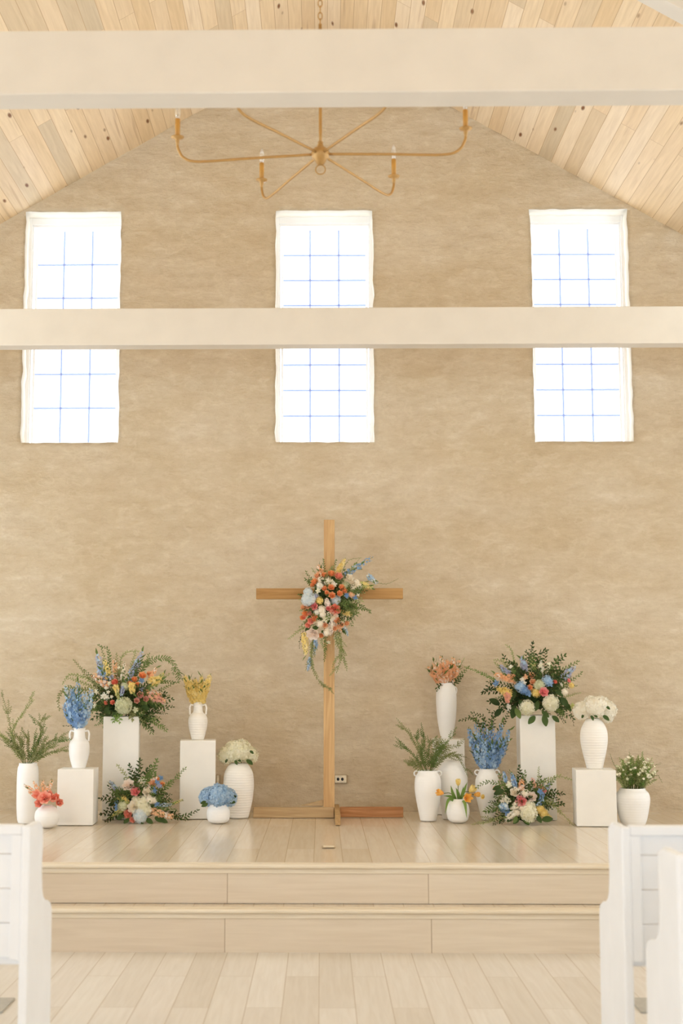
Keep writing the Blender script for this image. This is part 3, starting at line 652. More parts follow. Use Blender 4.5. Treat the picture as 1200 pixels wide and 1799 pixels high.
def tulip_mesh(m, rnd, open_=.2):
    z = Vector((0, 0, 1))
    for li in (0, 1):
        for k in range(3):
            a = 2 * PI * (k + li * .5) / 3; out = Vector((math.cos(a), math.sin(a), 0)); side = Vector((-math.sin(a), math.cos(a), 0))
            petal_patch(m, out * .1 + z * -.6, out, z, side, 1.7, .52, lambda u: .5 * math.sin(PI * min(1, u * .75 + .05)) + open_ * u * u, .25, 6, 4, .9)
    m.tube([(0, 0, -.6), (0, 0, .2)], .1, 6)
VAR = {}
def bloom_me(kind, col, var):
    k = (kind, col, var)
    if k in VAR: return VAR[k]
    rnd = random.Random(hash((kind, var)) % 1000 if False else sum(map(ord, kind)) + var * 31); m = MB(); mats = [M[col], M['leaf_mid']]
    if kind == 'rose': rose_mesh(m, 1.0, rnd=rnd)
    elif kind == 'ranunculus': rose_mesh(m, .75, (3, 5, 7, 8), rnd)
    elif kind == 'peony': rose_mesh(m, 1.35, (4, 5, 6, 7), rnd)
    elif kind == 'carnation':
        hyd_mesh(m, rnd, 45, .7)
    elif kind == 'hydrangea_head': hyd_mesh(m, rnd, 100)
    elif kind == 'tulip': tulip_mesh(m, rnd, .15 + .25 * var)
    elif kind == 'small_blossom':
        floret(m, Vector((0, 0, 0)), Vector((0, 0, 1)), 1.0, rnd, 5, True); floret(m, Vector((0, 0, .25)), Vector((0, 0, 1)), .5, rnd, 5)
    me = mesh(kind, m.v, m.f, mats, kind in ('rose', 'ranunculus', 'peony', 'tulip'), m.mi); VAR[k] = me; return me

def local(root, p): return Vector(p) - root.location
def bloom(root, kind, col, p, d, r, var=None, name=None):
    var = random.randrange(3) if var is None else var
    o = link(name or kind, bloom_me(kind, col, var), root); d = Vector(d).normalized()
    q = d.to_track_quat('Z', 'Y'); o.rotation_mode = 'QUATERNION'
    from mathutils import Quaternion
    o.rotation_quaternion = q @ Quaternion((0, 0, 1), random.uniform(0, 6.28)); o.location = local(root, p); o.scale = (r, r, r); return o
def leaf(m, p, d, nrm, L, W, bend=.2, seg=3):
    """one blade from p along d, folded along its midrib"""
    side = d.cross(nrm).normalized(); nrm = side.cross(d).normalized(); vs = []
    for i in range(seg + 1):
        u = i / seg; wd = W * math.sin(PI * min(.97, .06 + .9 * u)) ** .8 * .5; c = p + d * (L * u) - nrm * (bend * L * u * u)
        vs += [c - side * wd + nrm * wd * .3, c, c + side * wd + nrm * wd * .3]
    fs = []
    for i in range(seg): a = i * 3; fs += [(a, a + 1, a + 4, a + 3), (a + 1, a + 2, a + 5, a + 4)]
    m.add(vs, fs)
KIND = {  # leaf length, width (m), spacing, angle from stem
    'ruscus': (.044, .020, .021, 55), 'small': (.029, .014, .014, 50), 'wispy': (.022, .010, .0105, 50), 'fern': (.038, .012, .011, 58), 'broad': (.085, .055, .05, 50), 'twig': (.016, .008, .022, 50)}
def sprig(root, pts, kind, mat, scale=1.0, start=.15, name='leafy_branch', twigs=0, stemr=.0022):
    L, W, sp, ang = KIND[kind]; L *= scale; W *= scale; sp *= scale
    pts = smooth_path(pts, 6); m = MB()
    def run(pts, m, start, L, W, r0):
        m.m = 1; m.tube(pts, [max(.0009, r0 * (1 - .7 * i / len(pts))) for i in range(len(pts))], 4); m.m = 0
        tot = sum((b - a).length for a, b in zip(pts, pts[1:])); s = tot * start; side = random.choice((-1, 1)); acc = 0; i = 0; n = 0
        plane = Vector((random.uniform(-.3, .3), -1, random.uniform(-.2, .5))).normalized()
        while s < tot:
            while i < len(pts) - 2 and acc + (pts[i + 1] - pts[i]).length < s: acc += (pts[i + 1] - pts[i]).length; i += 1
            seg = (pts[i + 1] - pts[i]); t = seg.normalized(); p = pts[i] + t * (s - acc)
            e = t.cross(plane).normalized() * side
            e = (e + plane * random.uniform(-.8, .8)).normalized()
            a = math.radians(ang + random.uniform(-14, 14)); d = (t * math.cos(a) + e * math.sin(a)).normalized()
            f = (1 - .45 * (s / tot) ** 2) * random.uniform(.8, 1.15)
            nn = (plane + Vector((random.uniform(-.6, .6), random.uniform(-.3, .3), random.uniform(-.2, .8)))).normalized()
            leaf(m, p, d, nn, L * f, W * f, random.uniform(0, .3), 3)
            side = -side; s += sp * random.uniform(.8, 1.2) * .8
        leaf(m, pts[-1], (pts[-1] - pts[-2]).normalized(), plane, L * .6, W * .6)
    run(pts, m, start, L, W, stemr)
    for _ in range(twigs):
        i = random.randrange(int(len(pts) * start) + 1, len(pts) - 1); t = (pts[min(i + 1, len(pts) - 1)] - pts[i - 1]).normalized()
        d = (t + Vector((random.uniform(-.9, .9), random.uniform(-.6, .6), random.uniform(-.5, .8)))).normalized(); ln = random.uniform(.04, .10) * scale
        run([pts[i], pts[i] + d * ln * .5, pts[i] + (d * .8 + t * .3) * ln], m, .1, L * .8, W * .8, stemr * .6)
    m.v = [p - root.location for p in m.v]
    return m.obj(name, [M[mat], M['twig' if mat == 'leaf_dark' else 'stem']], root)
class Arr:
    """a flower arrangement laid out around a centre pixel on a plane of depth Y"""
    def __init__(s, name, cx, cy, Y, R, D, label, cat, group, base, moss=True, msz=(.11, .09, .09)):
        s.cx, s.cy, s.Y, s.R, s.D = cx, cy, Y, R, D; s.k = kk(cx, cy, Y); s.c = at(cx, cy, Y)
        s.root = empty(name, base); prop(s.root, label, cat, group)
        if moss:
            m = MB(); a, b, c = msz; m.lathe([(max(.004, math.sin(t)), -math.cos(t)) for t in [PI * i / 10 for i in range(11)]], 18)
            for v in m.v: n_ = 1 + .15 * noise.noise(v * 3); v.x *= a * n_; v.y *= b * n_; v.z *= c * n_
            m.v = [v + s.c - s.root.location for v in m.v]; m.obj('moss_base', M['moss'], s.root, smooth=True)
    def pt(s, px, py, f=None):
        r = math.hypot(px - s.cx, py - s.cy) / s.R
        dy = -s.D * math.sqrt(max(0, 1 - min(1, r) ** 2)) if f is None else f
        return at(px, py, s.Y + dy)
    def b(s, kind, col, px, py, r, f=None, var=None, face=1.0):
        p = s.pt(px, py, f); o_ = Vector(((px - s.cx) / s.R, 0, -(py - s.cy) / s.R)) * .9 + Vector((0, -face, .12))
        return bloom(s.root, kind, col, p, o_, r * (1.12 if kind != 'hydrangea_head' else 1.0) / s.k, var)
    def bs(s, rows):
        for row in rows: s.b(*row)
    def spike(s, col, p0, p1, r, f0=None, f1=None, dens=1.0, ruffle=False, name='delphinium_spike', bend=0, taper=.55, stem=.0):
        a, b = s.pt(*p0, f0), s.pt(*p1, f1); mid = (a + b) / 2 + Vector((bend / s.k, 0, 0)); m = MB()
        spike_mesh(m, smooth_path([a, mid, b], 6), r / s.k, random, dens, ruffle, taper, stem)
        m.v = [v - s.root.location for v in m.v]; return m.obj(name, [M[col], M['leaf_mid'], M[ALT.get(col, col)]], s.root)
    def br(s, path, kind, mat, scale=1.0, f0=-.02, f1=-.05, twigs=0, start=.15):
        n = len(path) - 1; pts = [at(px, py, s.Y + f0 + (f1 - f0) * i / n) for i, (px, py) in enumerate(path)]
        return sprig(s.root, pts, kind, mat, scale, start, twigs=twigs)
    def tips(s, rows, droop=.0):
        for (px, py, kind, mat, sc) in rows:
            jx, jy = random.uniform(-8, 8), random.uniform(-8, 8); f = random.uniform(-.09, .05)
            s.br([(s.cx + (px - s.cx) * .12, s.cy + (py - s.cy) * .12), ((s.cx + px) / 2 + jx, (s.cy + py) / 2 + jy), (px, py)], kind, mat, sc, -.03, f, 0, .2)
    def fill(s, rows, n, f0=.35, f1=.85, scale=.9, mats=('leaf_dark', 'leaf_mid'), kinds=('ruscus', 'small'), ymax=None):
        for _ in range(n):
            a, b = random.choice(rows), random.choice(rows); t = random.uniform(f0, f1); w_ = random.random() * .35
            px = s.cx + ((a[0] - s.cx) * (1 - w_) + (b[0] - s.cx) * w_) * t; py = s.cy + ((a[1] - s.cy) * (1 - w_) + (b[1] - s.cy) * w_) * t
            if ymax: py = min(py, ymax)
            s.br([(s.cx, s.cy), ((s.cx + px) / 2, (s.cy + py) / 2 - 4), (px, py)], random.choice(kinds), random.choice(mats), scale, -.04, random.uniform(-s.D * 1.1, .04), 4, .2)
    def big(s, rows, mat='leaf_dark'):
        for (px, py, ax, ay, L, f) in rows:      # leaf from (px,py) pointing to (ax,ay)
            p = at(px, py, s.Y + f); q = at(ax, ay, s.Y + f - .02); m = MB(); L *= .86; leaf(m, p, (q - p).normalized(), Vector((random.uniform(-.2, .2), -1, .35)), L / s.k, L * .58 / s.k, .12, 6)
            m.v = [v - s.root.location for v in m.v]; m.obj('broad_leaf', [M[mat]], s.root, smooth=True)

G1 = 'large mixed flower arrangements'; 
# ---- A: left pedestal arrangement
o_, zt_, yc_ = PED['b']
A = Arr('flower_arrangement', 215, 1236, yc_, 75, .17, 'large mixed arrangement of orange, peach and blue flowers spilling over the tall left pedestal', 'flowers', G1, (o_.location.x, yc_, zt_), msz=(.13, .11, .085))
tA = [(118, 1190, 'small', 'leaf_light', 1), (130, 1160, 'small', 'leaf_olive', .9), (178, 1138, 'small', 'leaf_mid', 1), (205, 1150, 'small', 'leaf_olive', 1), (238, 1144, 'small', 'leaf_light', 1), (296, 1185, 'small', 'leaf_light', .9), (305, 1200, 'small', 'leaf_mid', 1),
      (303, 1242, 'ruscus', 'leaf_dark', .8), (292, 1280, 'fern', 'leaf_mid', 1), (268, 1284, 'ruscus', 'leaf_dark', .8), (280, 1262, 'fern', 'leaf_mid', 1), (250, 1268, 'fern', 'leaf_dark', 1), (163, 1262, 'ruscus', 'leaf_dark', 1), (168, 1274, 'small', 'leaf_mid', .8),
      (150, 1248, 'ruscus', 'leaf_dark', .8), (145, 1215, 'small', 'leaf_mid', 1), (296, 1222, 'small', 'leaf_olive', 1), (262, 1150, 'small', 'leaf_mid', 1), (150, 1178, 'small', 'leaf_mid', 1)]
A.tips(tA); A.fill(tA, 50, .35, .85, 1.0, mats=('leaf_dark', 'leaf_mid', 'leaf_mid', 'leaf_olive'), ymax=1264); A.fill([t for t in tA if t[1] > 1215], 18, .5, .9, 1.1, mats=('leaf_mid', 'leaf_bright', 'leaf_dark'), kinds=('ruscus', 'fern'), ymax=1278)
A.br([(200, 1220), (150, 1190), (122, 1186), (111, 1200)], 'small', 'leaf_light', 1.0); A.br([(170, 1215), (120, 1208), (103, 1225), (104, 1246)], 'small', 'leaf_olive', 1.0)
A.br([(195, 1210), (192, 1165), (190, 1142), (174, 1134)], 'small', 'leaf_mid', 1); A.br([(210, 1200), (212, 1160), (222, 1146), (242, 1144)], 'wispy', 'leaf_light', 1.2)
A.br([(238, 1205), (255, 1168), (285, 1156), (303, 1163), (312, 1180), (319, 1192)], 'fern', 'leaf_mid', 1.0, twigs=3); A.br([(262, 1205), (285, 1198), (311, 1199)], 'small', 'leaf_mid', 1)
A.br([(230, 1255), (262, 1262), (290, 1283)], 'fern', 'leaf_bright', 1.1); A.br([(235, 1255), (255, 1272), (267, 1287)], 'fern', 'leaf_mid', 1.1)
A.big([(185, 1245, 200, 1262, 15, -.16), (192, 1242, 176, 1256, 15, -.15), (240, 1250, 256, 1262, 15, -.14), (250, 1240, 272, 1252, 16, -.12), (176, 1232, 164, 1250, 15, -.1), (205, 1250, 194, 1262, 14, -.15), (262, 1236, 280, 1244, 15, -.1)])
A.spike('lavender', (183, 1200), (170, 1146), 9, -.06, .0); A.spike('blue', (188, 1205), (176, 1168), 8, -.1, -.06); A.spike('lavender', (233, 1188), (251, 1142), 8, -.04, .02); A.spike('lavender', (226, 1198), (240, 1160), 7, -.1, -.03)
A.spike('yellow', (192, 1196), (184, 1158), 7, -.10, -.05, name='stock_spike', ruffle=True); A.spike('peach', (192, 1204), (160, 1184), 8, -.13, -.1, name='stock_spike', ruffle=True)
A.spike('cream', (214, 1196), (219, 1163), 5, -.1, -.06, name='stock_spike'); A.spike('peach', (205, 1190), (200, 1156), 6, -.06, -.02, name='stock_spike', ruffle=True)
A.spike('peach', (262, 1196), (275, 1172), 6, -.08, -.06, name='stock_spike', ruffle=True); A.spike('yellow', (262, 1200), (288, 1192), 9, -.12, -.1, name='stock_spike', ruffle=True); A.spike('lime', (270, 1198), (290, 1182), 6, -.05, -.03, name='stock_spike')
A.spike('dusty', (262, 1222), (292, 1233), 8, -.13, -.1, name='stock_spike', ruffle=True, dens=1.2); A.spike('peach', (258, 1216), (284, 1220), 7, -.12, -.08, name='stock_spike', ruffle=True)
A.spike('yellow', (232, 1200), (233, 1219), 7, -.17, -.18, name='snapdragon_spike', ruffle=True, taper=.4); A.spike('yellow', (203, 1204), (207, 1222), 6, -.17, -.18, name='snapdragon_spike', ruffle=True); A.spike('lime', (205, 1214), (209, 1230), 4, -.19, -.19, name='snapdragon_spike')
A.spike('lavender', (216, 1206), (213, 1224), 5, -.17, -.19)
A.bs([('ranunculus', 'coral', 202, 1199, 8), ('ranunculus', 'orange', 236, 1194, 7), ('ranunculus', 'orange', 228, 1201, 6), ('ranunculus', 'orange', 241, 1203, 6), ('rose', 'orange', 250, 1187, 8), ('rose', 'peach', 262, 1184, 6), ('rose', 'dusty', 246, 1221, 7), ('rose', 'dusty', 240, 1231, 6), ('rose', 'dusty', 256, 1228, 6), ('rose', 'coral', 187, 1234, 5), ('rose', 'coral', 198, 1234, 5),
      ('hydrangea_head', 'greenwhite', 217, 1240, 15, -.17), ('small_blossom', 'cream', 187, 1208, 4), ('small_blossom', 'ivory', 190, 1216, 3.5), ('small_blossom', 'ivory', 192, 1201, 4), ('small_blossom', 'white', 182, 1223, 6), ('small_blossom', 'white', 188, 1226, 6), ('small_blossom', 'ivory', 196, 1224, 3), ('small_blossom', 'ivory', 167, 1240, 4),
      ('small_blossom', 'greenwhite', 238, 1247, 5), ('small_blossom', 'ivory', 209, 1173, 3), ('small_blossom', 'ivory', 170, 1215, 4), ('carnation', 'greenwhite', 220, 1205, 7), ('small_blossom', 'lavender', 250, 1210, 5), ('small_blossom', 'blue', 249, 1196, 5), ('small_blossom', 'lavender', 196, 1190, 5)])

# ---- B: right pedestal arrangement
o_, zt_, yc_ = PED['e']
B = Arr('flower_arrangement', 940, 1224, yc_, 80, .17, 'large dark green arrangement with pink rose and glossy leaves on the tall right pedestal', 'flowers', G1, (o_.location.x, yc_, zt_), msz=(.14, .11, .10))
tB = [(885, 1153, 'ruscus', 'leaf_dark', 1), (925, 1145, 'ruscus', 'leaf_dark', .8), (935, 1132, 'ruscus', 'leaf_dark', .9), (958, 1142, 'ruscus', 'leaf_dark', .9), (992, 1152, 'ruscus', 'leaf_dark', 1), (978, 1160, 'ruscus', 'leaf_mid', 1), (1015, 1163, 'ruscus', 'leaf_mid', .8), (1021, 1182, 'ruscus', 'leaf_mid', .8),
      (1012, 1205, 'small', 'leaf_olive', 1), (1019, 1217, 'small', 'leaf_light', .8), (1010, 1245, 'ruscus', 'leaf_dark', 1), (1007, 1262, 'ruscus', 'leaf_dark', .9), (993, 1268, 'small', 'leaf_dark', .8), (975, 1265, 'ruscus', 'leaf_dark', .8), (900, 1250, 'ruscus', 'leaf_dark', 1), (868, 1252, 'ruscus', 'leaf_dark', .9),
      (850, 1216, 'ruscus', 'leaf_dark', 1), (860, 1232, 'ruscus', 'leaf_dark', 1), (858, 1198, 'ruscus', 'leaf_dark', .8), (905, 1165, 'ruscus', 'leaf_dark', 1), (870, 1165, 'small', 'leaf_light', 1), (988, 1190, 'ruscus', 'leaf_dark', 1)]
B.tips(tB); B.fill(tB, 66, .35, .88, 1.05, mats=('leaf_dark', 'leaf_dark', 'leaf_mid'), kinds=('ruscus', 'small', 'ruscus'), ymax=1260)
B.br([(905, 1185), (902, 1155), (897, 1140), (890, 1134)], 'small', 'leaf_light', .9, 0, 0); B.br([(880, 1200), (860, 1190), (840, 1180), (818, 1172)], 'small', 'leaf_bright', .8, -.05, -.1); B.br([(900, 1190), (885, 1163), (870, 1160)], 'small', 'leaf_light', 1)
B.br([(935, 1180), (930, 1155), (936, 1130)], 'ruscus', 'leaf_dark', .85); B.br([(950, 1175), (945, 1150), (960, 1143)], 'ruscus', 'leaf_dark', .9); B.br([(965, 1190), (975, 1165), (991, 1151)], 'ruscus', 'leaf_dark', 1.0)
B.br([(880, 1215), (862, 1205), (849, 1217)], 'ruscus', 'leaf_dark', .9); B.br([(975, 1250), (985, 1262), (990, 1270)], 'twig', 'leaf_dark', 1); B.br([(1000, 1245), (1006, 1262), (1008, 1274)], 'twig', 'leaf_dark', 1)
B.big([(940, 1258, 928, 1272, 21, -.18), (955, 1256, 961, 1280, 23, -.18), (905, 1240, 900, 1262, 26, -.14), (878, 1238, 860, 1228, 24, -.1), (880, 1245, 868, 1262, 20, -.1), (912, 1230, 925, 1250, 22, -.16), (985, 1225, 1000, 1245, 24, -.1), (990, 1235, 1008, 1252, 22, -.08), (945, 1232, 940, 1252, 20, -.17), (905, 1215, 890, 1238, 22, -.15), (970, 1258, 985, 1270, 18, -.16), (975, 1212, 995, 1225, 20, -.13), (952, 1250, 968, 1262, 18, -.17), (920, 1205, 935, 1225, 20, -.15), (980, 1240, 988, 1262, 18, -.1)])
B.big([(905, 1185, 898, 1165, 16, -.12), (950, 1190, 940, 1170, 16, -.12), (965, 1185, 975, 1165, 16, -.1), (905, 1245, 915, 1262, 22, -.16)], 'leaf_mid')
B.spike('lavender', (985, 1194), (1012, 1170), 8, -.06, -.02); B.spike('lavender', (922, 1180), (916, 1152), 8, -.05, .0); B.spike('lavender', (895, 1188), (878, 1168), 7, -.08, -.05)
B.spike('peach', (905, 1195), (868, 1184), 8, -.13, -.1, name='stock_spike', ruffle=True, dens=1.3); B.spike('yellow', (900, 1220), (872, 1208), 8, -.15, -.12, name='stock_spike', ruffle=True); B.spike('dusty', (892, 1218), (892, 1236), 7, -.16, -.17, name='snapdragon_spike', ruffle=True)
B.spike('lime', (942, 1188), (934, 1155), 6, -.08, -.02, name='stock_spike'); B.spike('cream', (952, 1186), (950, 1158), 5, -.08, -.04, name='stock_spike'); B.spike('greenwhite', (962, 1188), (966, 1164), 5, -.08, -.04, name='stock_spike')
B.bs([('rose', 'peach', 934, 1187, 6.5), ('rose', 'peach', 936, 1198, 6.5), ('rose', 'orange', 931, 1208, 6), ('rose', 'pink', 955, 1216, 9.5, -.2), ('rose', 'peach', 902, 1190, 6), ('small_blossom', 'cream', 918, 1194, 5), ('small_blossom', 'peach', 924, 1190, 5), ('small_blossom', 'cream', 921, 1200, 4),
      ('carnation', 'paleblue', 914, 1206, 9), ('carnation', 'blue', 921, 1212, 8), ('small_blossom', 'blue', 929, 1218, 6), ('carnation', 'paleblue', 962, 1196, 9), ('small_blossom', 'blue', 966, 1201, 6), ('small_blossom', 'blue', 872, 1201, 6), ('carnation', 'yellow', 942, 1217, 8), ('hydrangea_head', 'greenwhite', 947, 1204, 10),
      ('hydrangea_head', 'ivory', 926, 1243, 14, -.16), ('hydrangea_head', 'ivory', 968, 1235, 15, -.17), ('rose', 'coral', 975, 1198, 4.5), ('rose', 'pink', 999, 1196, 4.5), ('carnation', 'cream', 992, 1216, 6), ('small_blossom', 'white', 894, 1242, 6), ('small_blossom', 'ivory', 949, 1170, 4), ('small_blossom', 'ivory', 964, 1167, 4), ('small_blossom', 'white', 898, 1172, 4), ('small_blossom', 'lime', 1005, 1240, 5), ('small_blossom', 'cream', 986, 1202, 4), ('carnation', 'yellow', 1004, 1204, 5)])

# ---- C: bouquet on the cross
yk = Ycr - h2 - .05
K = Arr('cross_bouquet', 575, 1056, yk, 76, .15, 'bouquet of orange, peach and white flowers tied to the centre of the wooden cross', 'bouquet', None, at(578, 1052, yk), msz=(.12, .06, .2))
tC = [(538, 1005, 'small', 'leaf_mid', .9), (548, 999, 'small', 'leaf_light', .8), (568, 984, 'small', 'leaf_mid', .9), (590, 985, 'small', 'leaf_mid', .9), (632, 981, 'twig', 'leaf_light', 1), (645, 1022, 'small', 'leaf_mid', .9), (642, 1038, 'fern', 'leaf_dark', 1), (655, 1028, 'small', 'leaf_light', .8), (649, 1072, 'small', 'leaf_mid', 1),
      (632, 1078, 'small', 'leaf_light', .9), (526, 1045, 'ruscus', 'leaf_mid', .7), (528, 1072, 'small', 'leaf_mid', .9), (528, 1100, 'ruscus', 'leaf_mid', .7), (618, 1098, 'ruscus', 'leaf_mid', .7), (606, 1112, 'ruscus', 'leaf_mid', .7), (535, 1062, 'small', 'leaf_dark', .9)]
K.tips(tC); K.fill(tC, 60, .45, .9, .9, mats=('leaf_mid', 'leaf_light', 'leaf_mid', 'leaf_dark'))
K.fill([t for t in tC if t[1] > 1065], 26, .45, .85, .9, mats=('leaf_mid', 'leaf_light', 'leaf_dark')); K.br([(560, 1095), (535, 1102), (520, 1112), (508, 1121)], 'small', 'leaf_light', .9); K.br([(590, 1100), (596, 1125), (603, 1145), (606, 1163)], 'wispy', 'leaf_light', 1.1, -.08, -.08, 4); K.br([(588, 1100), (592, 1130), (600, 1150), (592, 1180)], 'wispy', 'leaf_light', 1.1, -.09, -.09, 4); K.br([(592, 1105), (600, 1125), (596, 1155)], 'wispy', 'leaf_light', 1.1, -.08, -.08, 3)
K.br([(553, 1112), (548, 1140), (548, 1168), (556, 1188), (566, 1203), (581, 1209)], 'wispy', 'leaf_olive', 1.15, -.07, -.06, 6); K.br([(550, 1120), (546, 1150), (550, 1175)], 'small', 'leaf_light', .8, -.06, -.04); K.br([(570, 1110), (572, 1130), (570, 1160)], 'small', 'leaf_mid', .8, -.08, -.06); K.br([(565, 1108), (566, 1130), (573, 1150)], 'wispy', 'leaf_light', 1, -.08, -.06)
K.br([(620, 1025), (650, 1022), (678, 1026), (699, 1017)], 'twig', 'leaf_olive', .8, -.02, .0, 0, .6); K.br([(600, 1008), (612, 985), (634, 980)], 'twig', 'leaf_light', 1.1); K.br([(610, 1040), (630, 1060), (650, 1076)], 'small', 'leaf_mid', .9)
K.br([(533, 1108), (527, 1125), (526, 1138)], 'twig', 'leaf_dark', 1, -.03, 0)
K.big([(560, 1100, 545, 1108, 16, -.1), (575, 1100, 588, 1110, 16, -.1), (535, 1050, 524, 1040, 12, -.03), (565, 1108, 580, 1120, 12, -.1), (600, 1105, 612, 1118, 12, -.05), (562, 1036, 552, 1046, 12, -.1), (590, 1020, 582, 1012, 12, -.1), (610, 1050, 625, 1058, 14, -.08), (545, 1100, 532, 1112, 14, -.07)])
K.spike('blue', (600, 1014), (656, 978), 8, -.06, -.06); K.spike('paleblue', (645, 1010), (664, 1026), 6, -.04, -.02); K.spike('yellow', (594, 1004), (607, 980), 6, -.06, -.05, name='snapdragon_spike', ruffle=True); K.spike('yellow', (592, 1012), (598, 990), 6, -.08, -.07, name='snapdragon_spike', ruffle=True)
K.spike('yellow', (534, 1112), (538, 1152), 7, -.06, -.05, name='stock_spike', ruffle=True, dens=1.3); K.spike('blue', (555, 1122), (551, 1152), 5.5, -.06, -.05); K.spike('blue', (545, 1155), (541, 1180), 5, -.05, -.05); K.spike('yellow', (600, 1070), (618, 1082), 8, -.09, -.08, name='stock_spike', ruffle=True)
K.spike('peach', (568, 1014), (558, 992), 7, -.06, -.05, name='stock_spike', ruffle=True); K.spike('blush', (584, 1090), (581, 1118), 6, -.12, -.11, name='stock_spike', ruffle=True); K.spike('blush', (578, 1068), (572, 1050), 6, -.13, -.13, name='stock_spike', ruffle=True); K.spike('lime', (630, 1024), (656, 1034), 7, -.05, -.04, name='stock_spike')
K.spike('cream', (612, 1040), (632, 1058), 5, -.08, -.06, name='stock_spike'); K.spike('paleblue', (604, 1100), (612, 1118), 4, -.06, -.05); K.spike('peach', (590, 1096), (600, 1112), 5, -.09, -.08, name='stock_spike')
K.bs([('ranunculus', 'orange', 570, 1011, 7), ('ranunculus', 'orange', 582, 1008, 8), ('rose', 'salmon', 595, 1013, 8.5), ('rose', 'orange', 553, 1022, 7), ('rose', 'peach', 558, 1012, 6.5), ('rose', 'orange', 549, 1028, 5), ('carnation', 'cream', 564, 1018, 6.5), ('carnation', 'cream', 574, 1020, 7), ('carnation', 'white', 562, 1028, 6.5), ('rose', 'cream', 614, 1016, 8.5), ('carnation', 'cream', 630, 1029, 6), ('carnation', 'cream', 627, 1022, 5), ('carnation', 'cream', 620, 1032, 6),
      ('rose', 'orange', 582, 1032, 7), ('rose', 'orange', 570, 1034, 5.5), ('rose', 'orange', 574, 1041, 4.5), ('rose', 'orange', 583, 1046, 7), ('rose', 'orange', 600, 1032, 6.5), ('rose', 'orange', 597, 1043, 6.5), ('rose', 'orange', 605, 1038, 6), ('hydrangea_head', 'icy', 542, 1053, 13), ('hydrangea_head', 'icy', 541, 1040, 8), ('hydrangea_head', 'icy', 590, 1055, 10, -.09), ('hydrangea_head', 'greenwhite', 607, 1029, 8, -.08), ('hydrangea_head', 'icy', 553, 1050, 9, -.09),
      ('carnation', 'yellow', 561, 1055, 6.5), ('rose', 'pink', 552, 1065, 8), ('rose', 'coral', 588, 1071, 11), ('rose', 'pink', 577, 1069, 5), ('carnation', 'cream', 565, 1071, 7), ('carnation', 'cream', 567, 1079, 6.5), ('carnation', 'white', 557, 1076, 5.5), ('peony', 'cream', 584, 1081, 9), ('rose', 'orange', 537, 1078, 7), ('rose', 'orange', 531, 1085, 5), ('rose', 'orange', 553, 1083, 6.5), ('rose', 'dusty', 544, 1077, 5), ('rose', 'peach', 534, 1067, 6.5), ('rose', 'peach', 541, 1066, 5), ('rose', 'orange', 592, 1089, 6.5), ('rose', 'peach', 600, 1098, 5.5), ('rose', 'peach', 609, 1095, 5.5),
      ('rose', 'coral', 534, 1084, 5), ('rose', 'salmon', 546, 1091, 7), ('rose', 'orange', 552, 1088, 5), ('carnation', 'cream', 563, 1096, 6.5), ('peony', 'blush', 550, 1113, 10.5, -.1), ('rose', 'peach', 571, 1098, 6, -.13), ('rose', 'salmon', 541, 1098, 6, -.1), ('carnation', 'cream', 574, 1112, 6, -.12), ('rose', 'peach', 588, 1104, 5.5, -.12), ('rose', 'orange', 564, 1116, 5.5), ('small_blossom', 'blue', 609, 1046, 5), ('small_blossom', 'blue', 623, 1049, 5), ('carnation', 'peach', 618, 1044, 6), ('small_blossom', 'ivory', 583, 1021, 4), ('small_blossom', 'white', 587, 1027, 5), ('small_blossom', 'ivory', 559, 1038, 5), ('small_blossom', 'ivory', 572, 1088, 6), ('small_blossom', 'lavender', 554, 1049, 5), ('small_blossom', 'cream', 628, 1044, 4), ('small_blossom', 'ivory', 577, 1128, 4), ('small_blossom', 'greenwhite', 590, 1120, 5), ('small_blossom', 'cream', 575, 1105, 5)])

# ---- D and E: ground arrangements
G2 = 'low flower arrangements on the stage floor'
pD = onz(245, 1446, ZS); yD = pD.y + .12
D = Arr('flower_arrangement', 243, 1414, yD, 60, .13, 'low arrangement with coral rose and cream hydrangea on the floor before the tall left pedestal', 'flowers', G2, (at(245, 1440, yD).x, yD, ZS), msz=(.15, .10, .11))
tD = [(245, 1337, 'ruscus', 'leaf_dark', 1), (275, 1338, 'ruscus', 'leaf_mid', .9), (228, 1345, 'ruscus', 'leaf_dark', 1), (262, 1348, 'ruscus', 'leaf_dark', .9), (192, 1382, 'ruscus', 'leaf_dark', .9), (177, 1403, 'ruscus', 'leaf_dark', .9), (179, 1430, 'ruscus', 'leaf_dark', .9), (186, 1444, 'ruscus', 'leaf_dark', .8), (205, 1385, 'fern', 'leaf_mid', 1.1), (300, 1372, 'small', 'leaf_mid', 1), (320, 1407, 'small', 'leaf_olive', .8), (328, 1440, 'small', 'leaf_dark', .9), (300, 1412, 'small', 'leaf_mid', 1), (290, 1395, 'ruscus', 'leaf_dark', .8), (195, 1415, 'ruscus', 'leaf_dark', 1)]
D.tips(tD); D.fill(tD, 60, .35, .8, 1.0, mats=('leaf_dark', 'leaf_mid', 'leaf_mid'), ymax=1440)
D.br([(250, 1400), (248, 1365), (246, 1336)], 'ruscus', 'leaf_dark', 1); D.br([(252, 1400), (258, 1368), (275, 1336)], 'ruscus', 'leaf_mid', .9); D.br([(240, 1400), (238, 1370), (229, 1345)], 'ruscus', 'leaf_dark', .9); D.br([(236, 1400), (222, 1365), (207, 1345)], 'ruscus', 'leaf_light', .7, -.02, -.04)
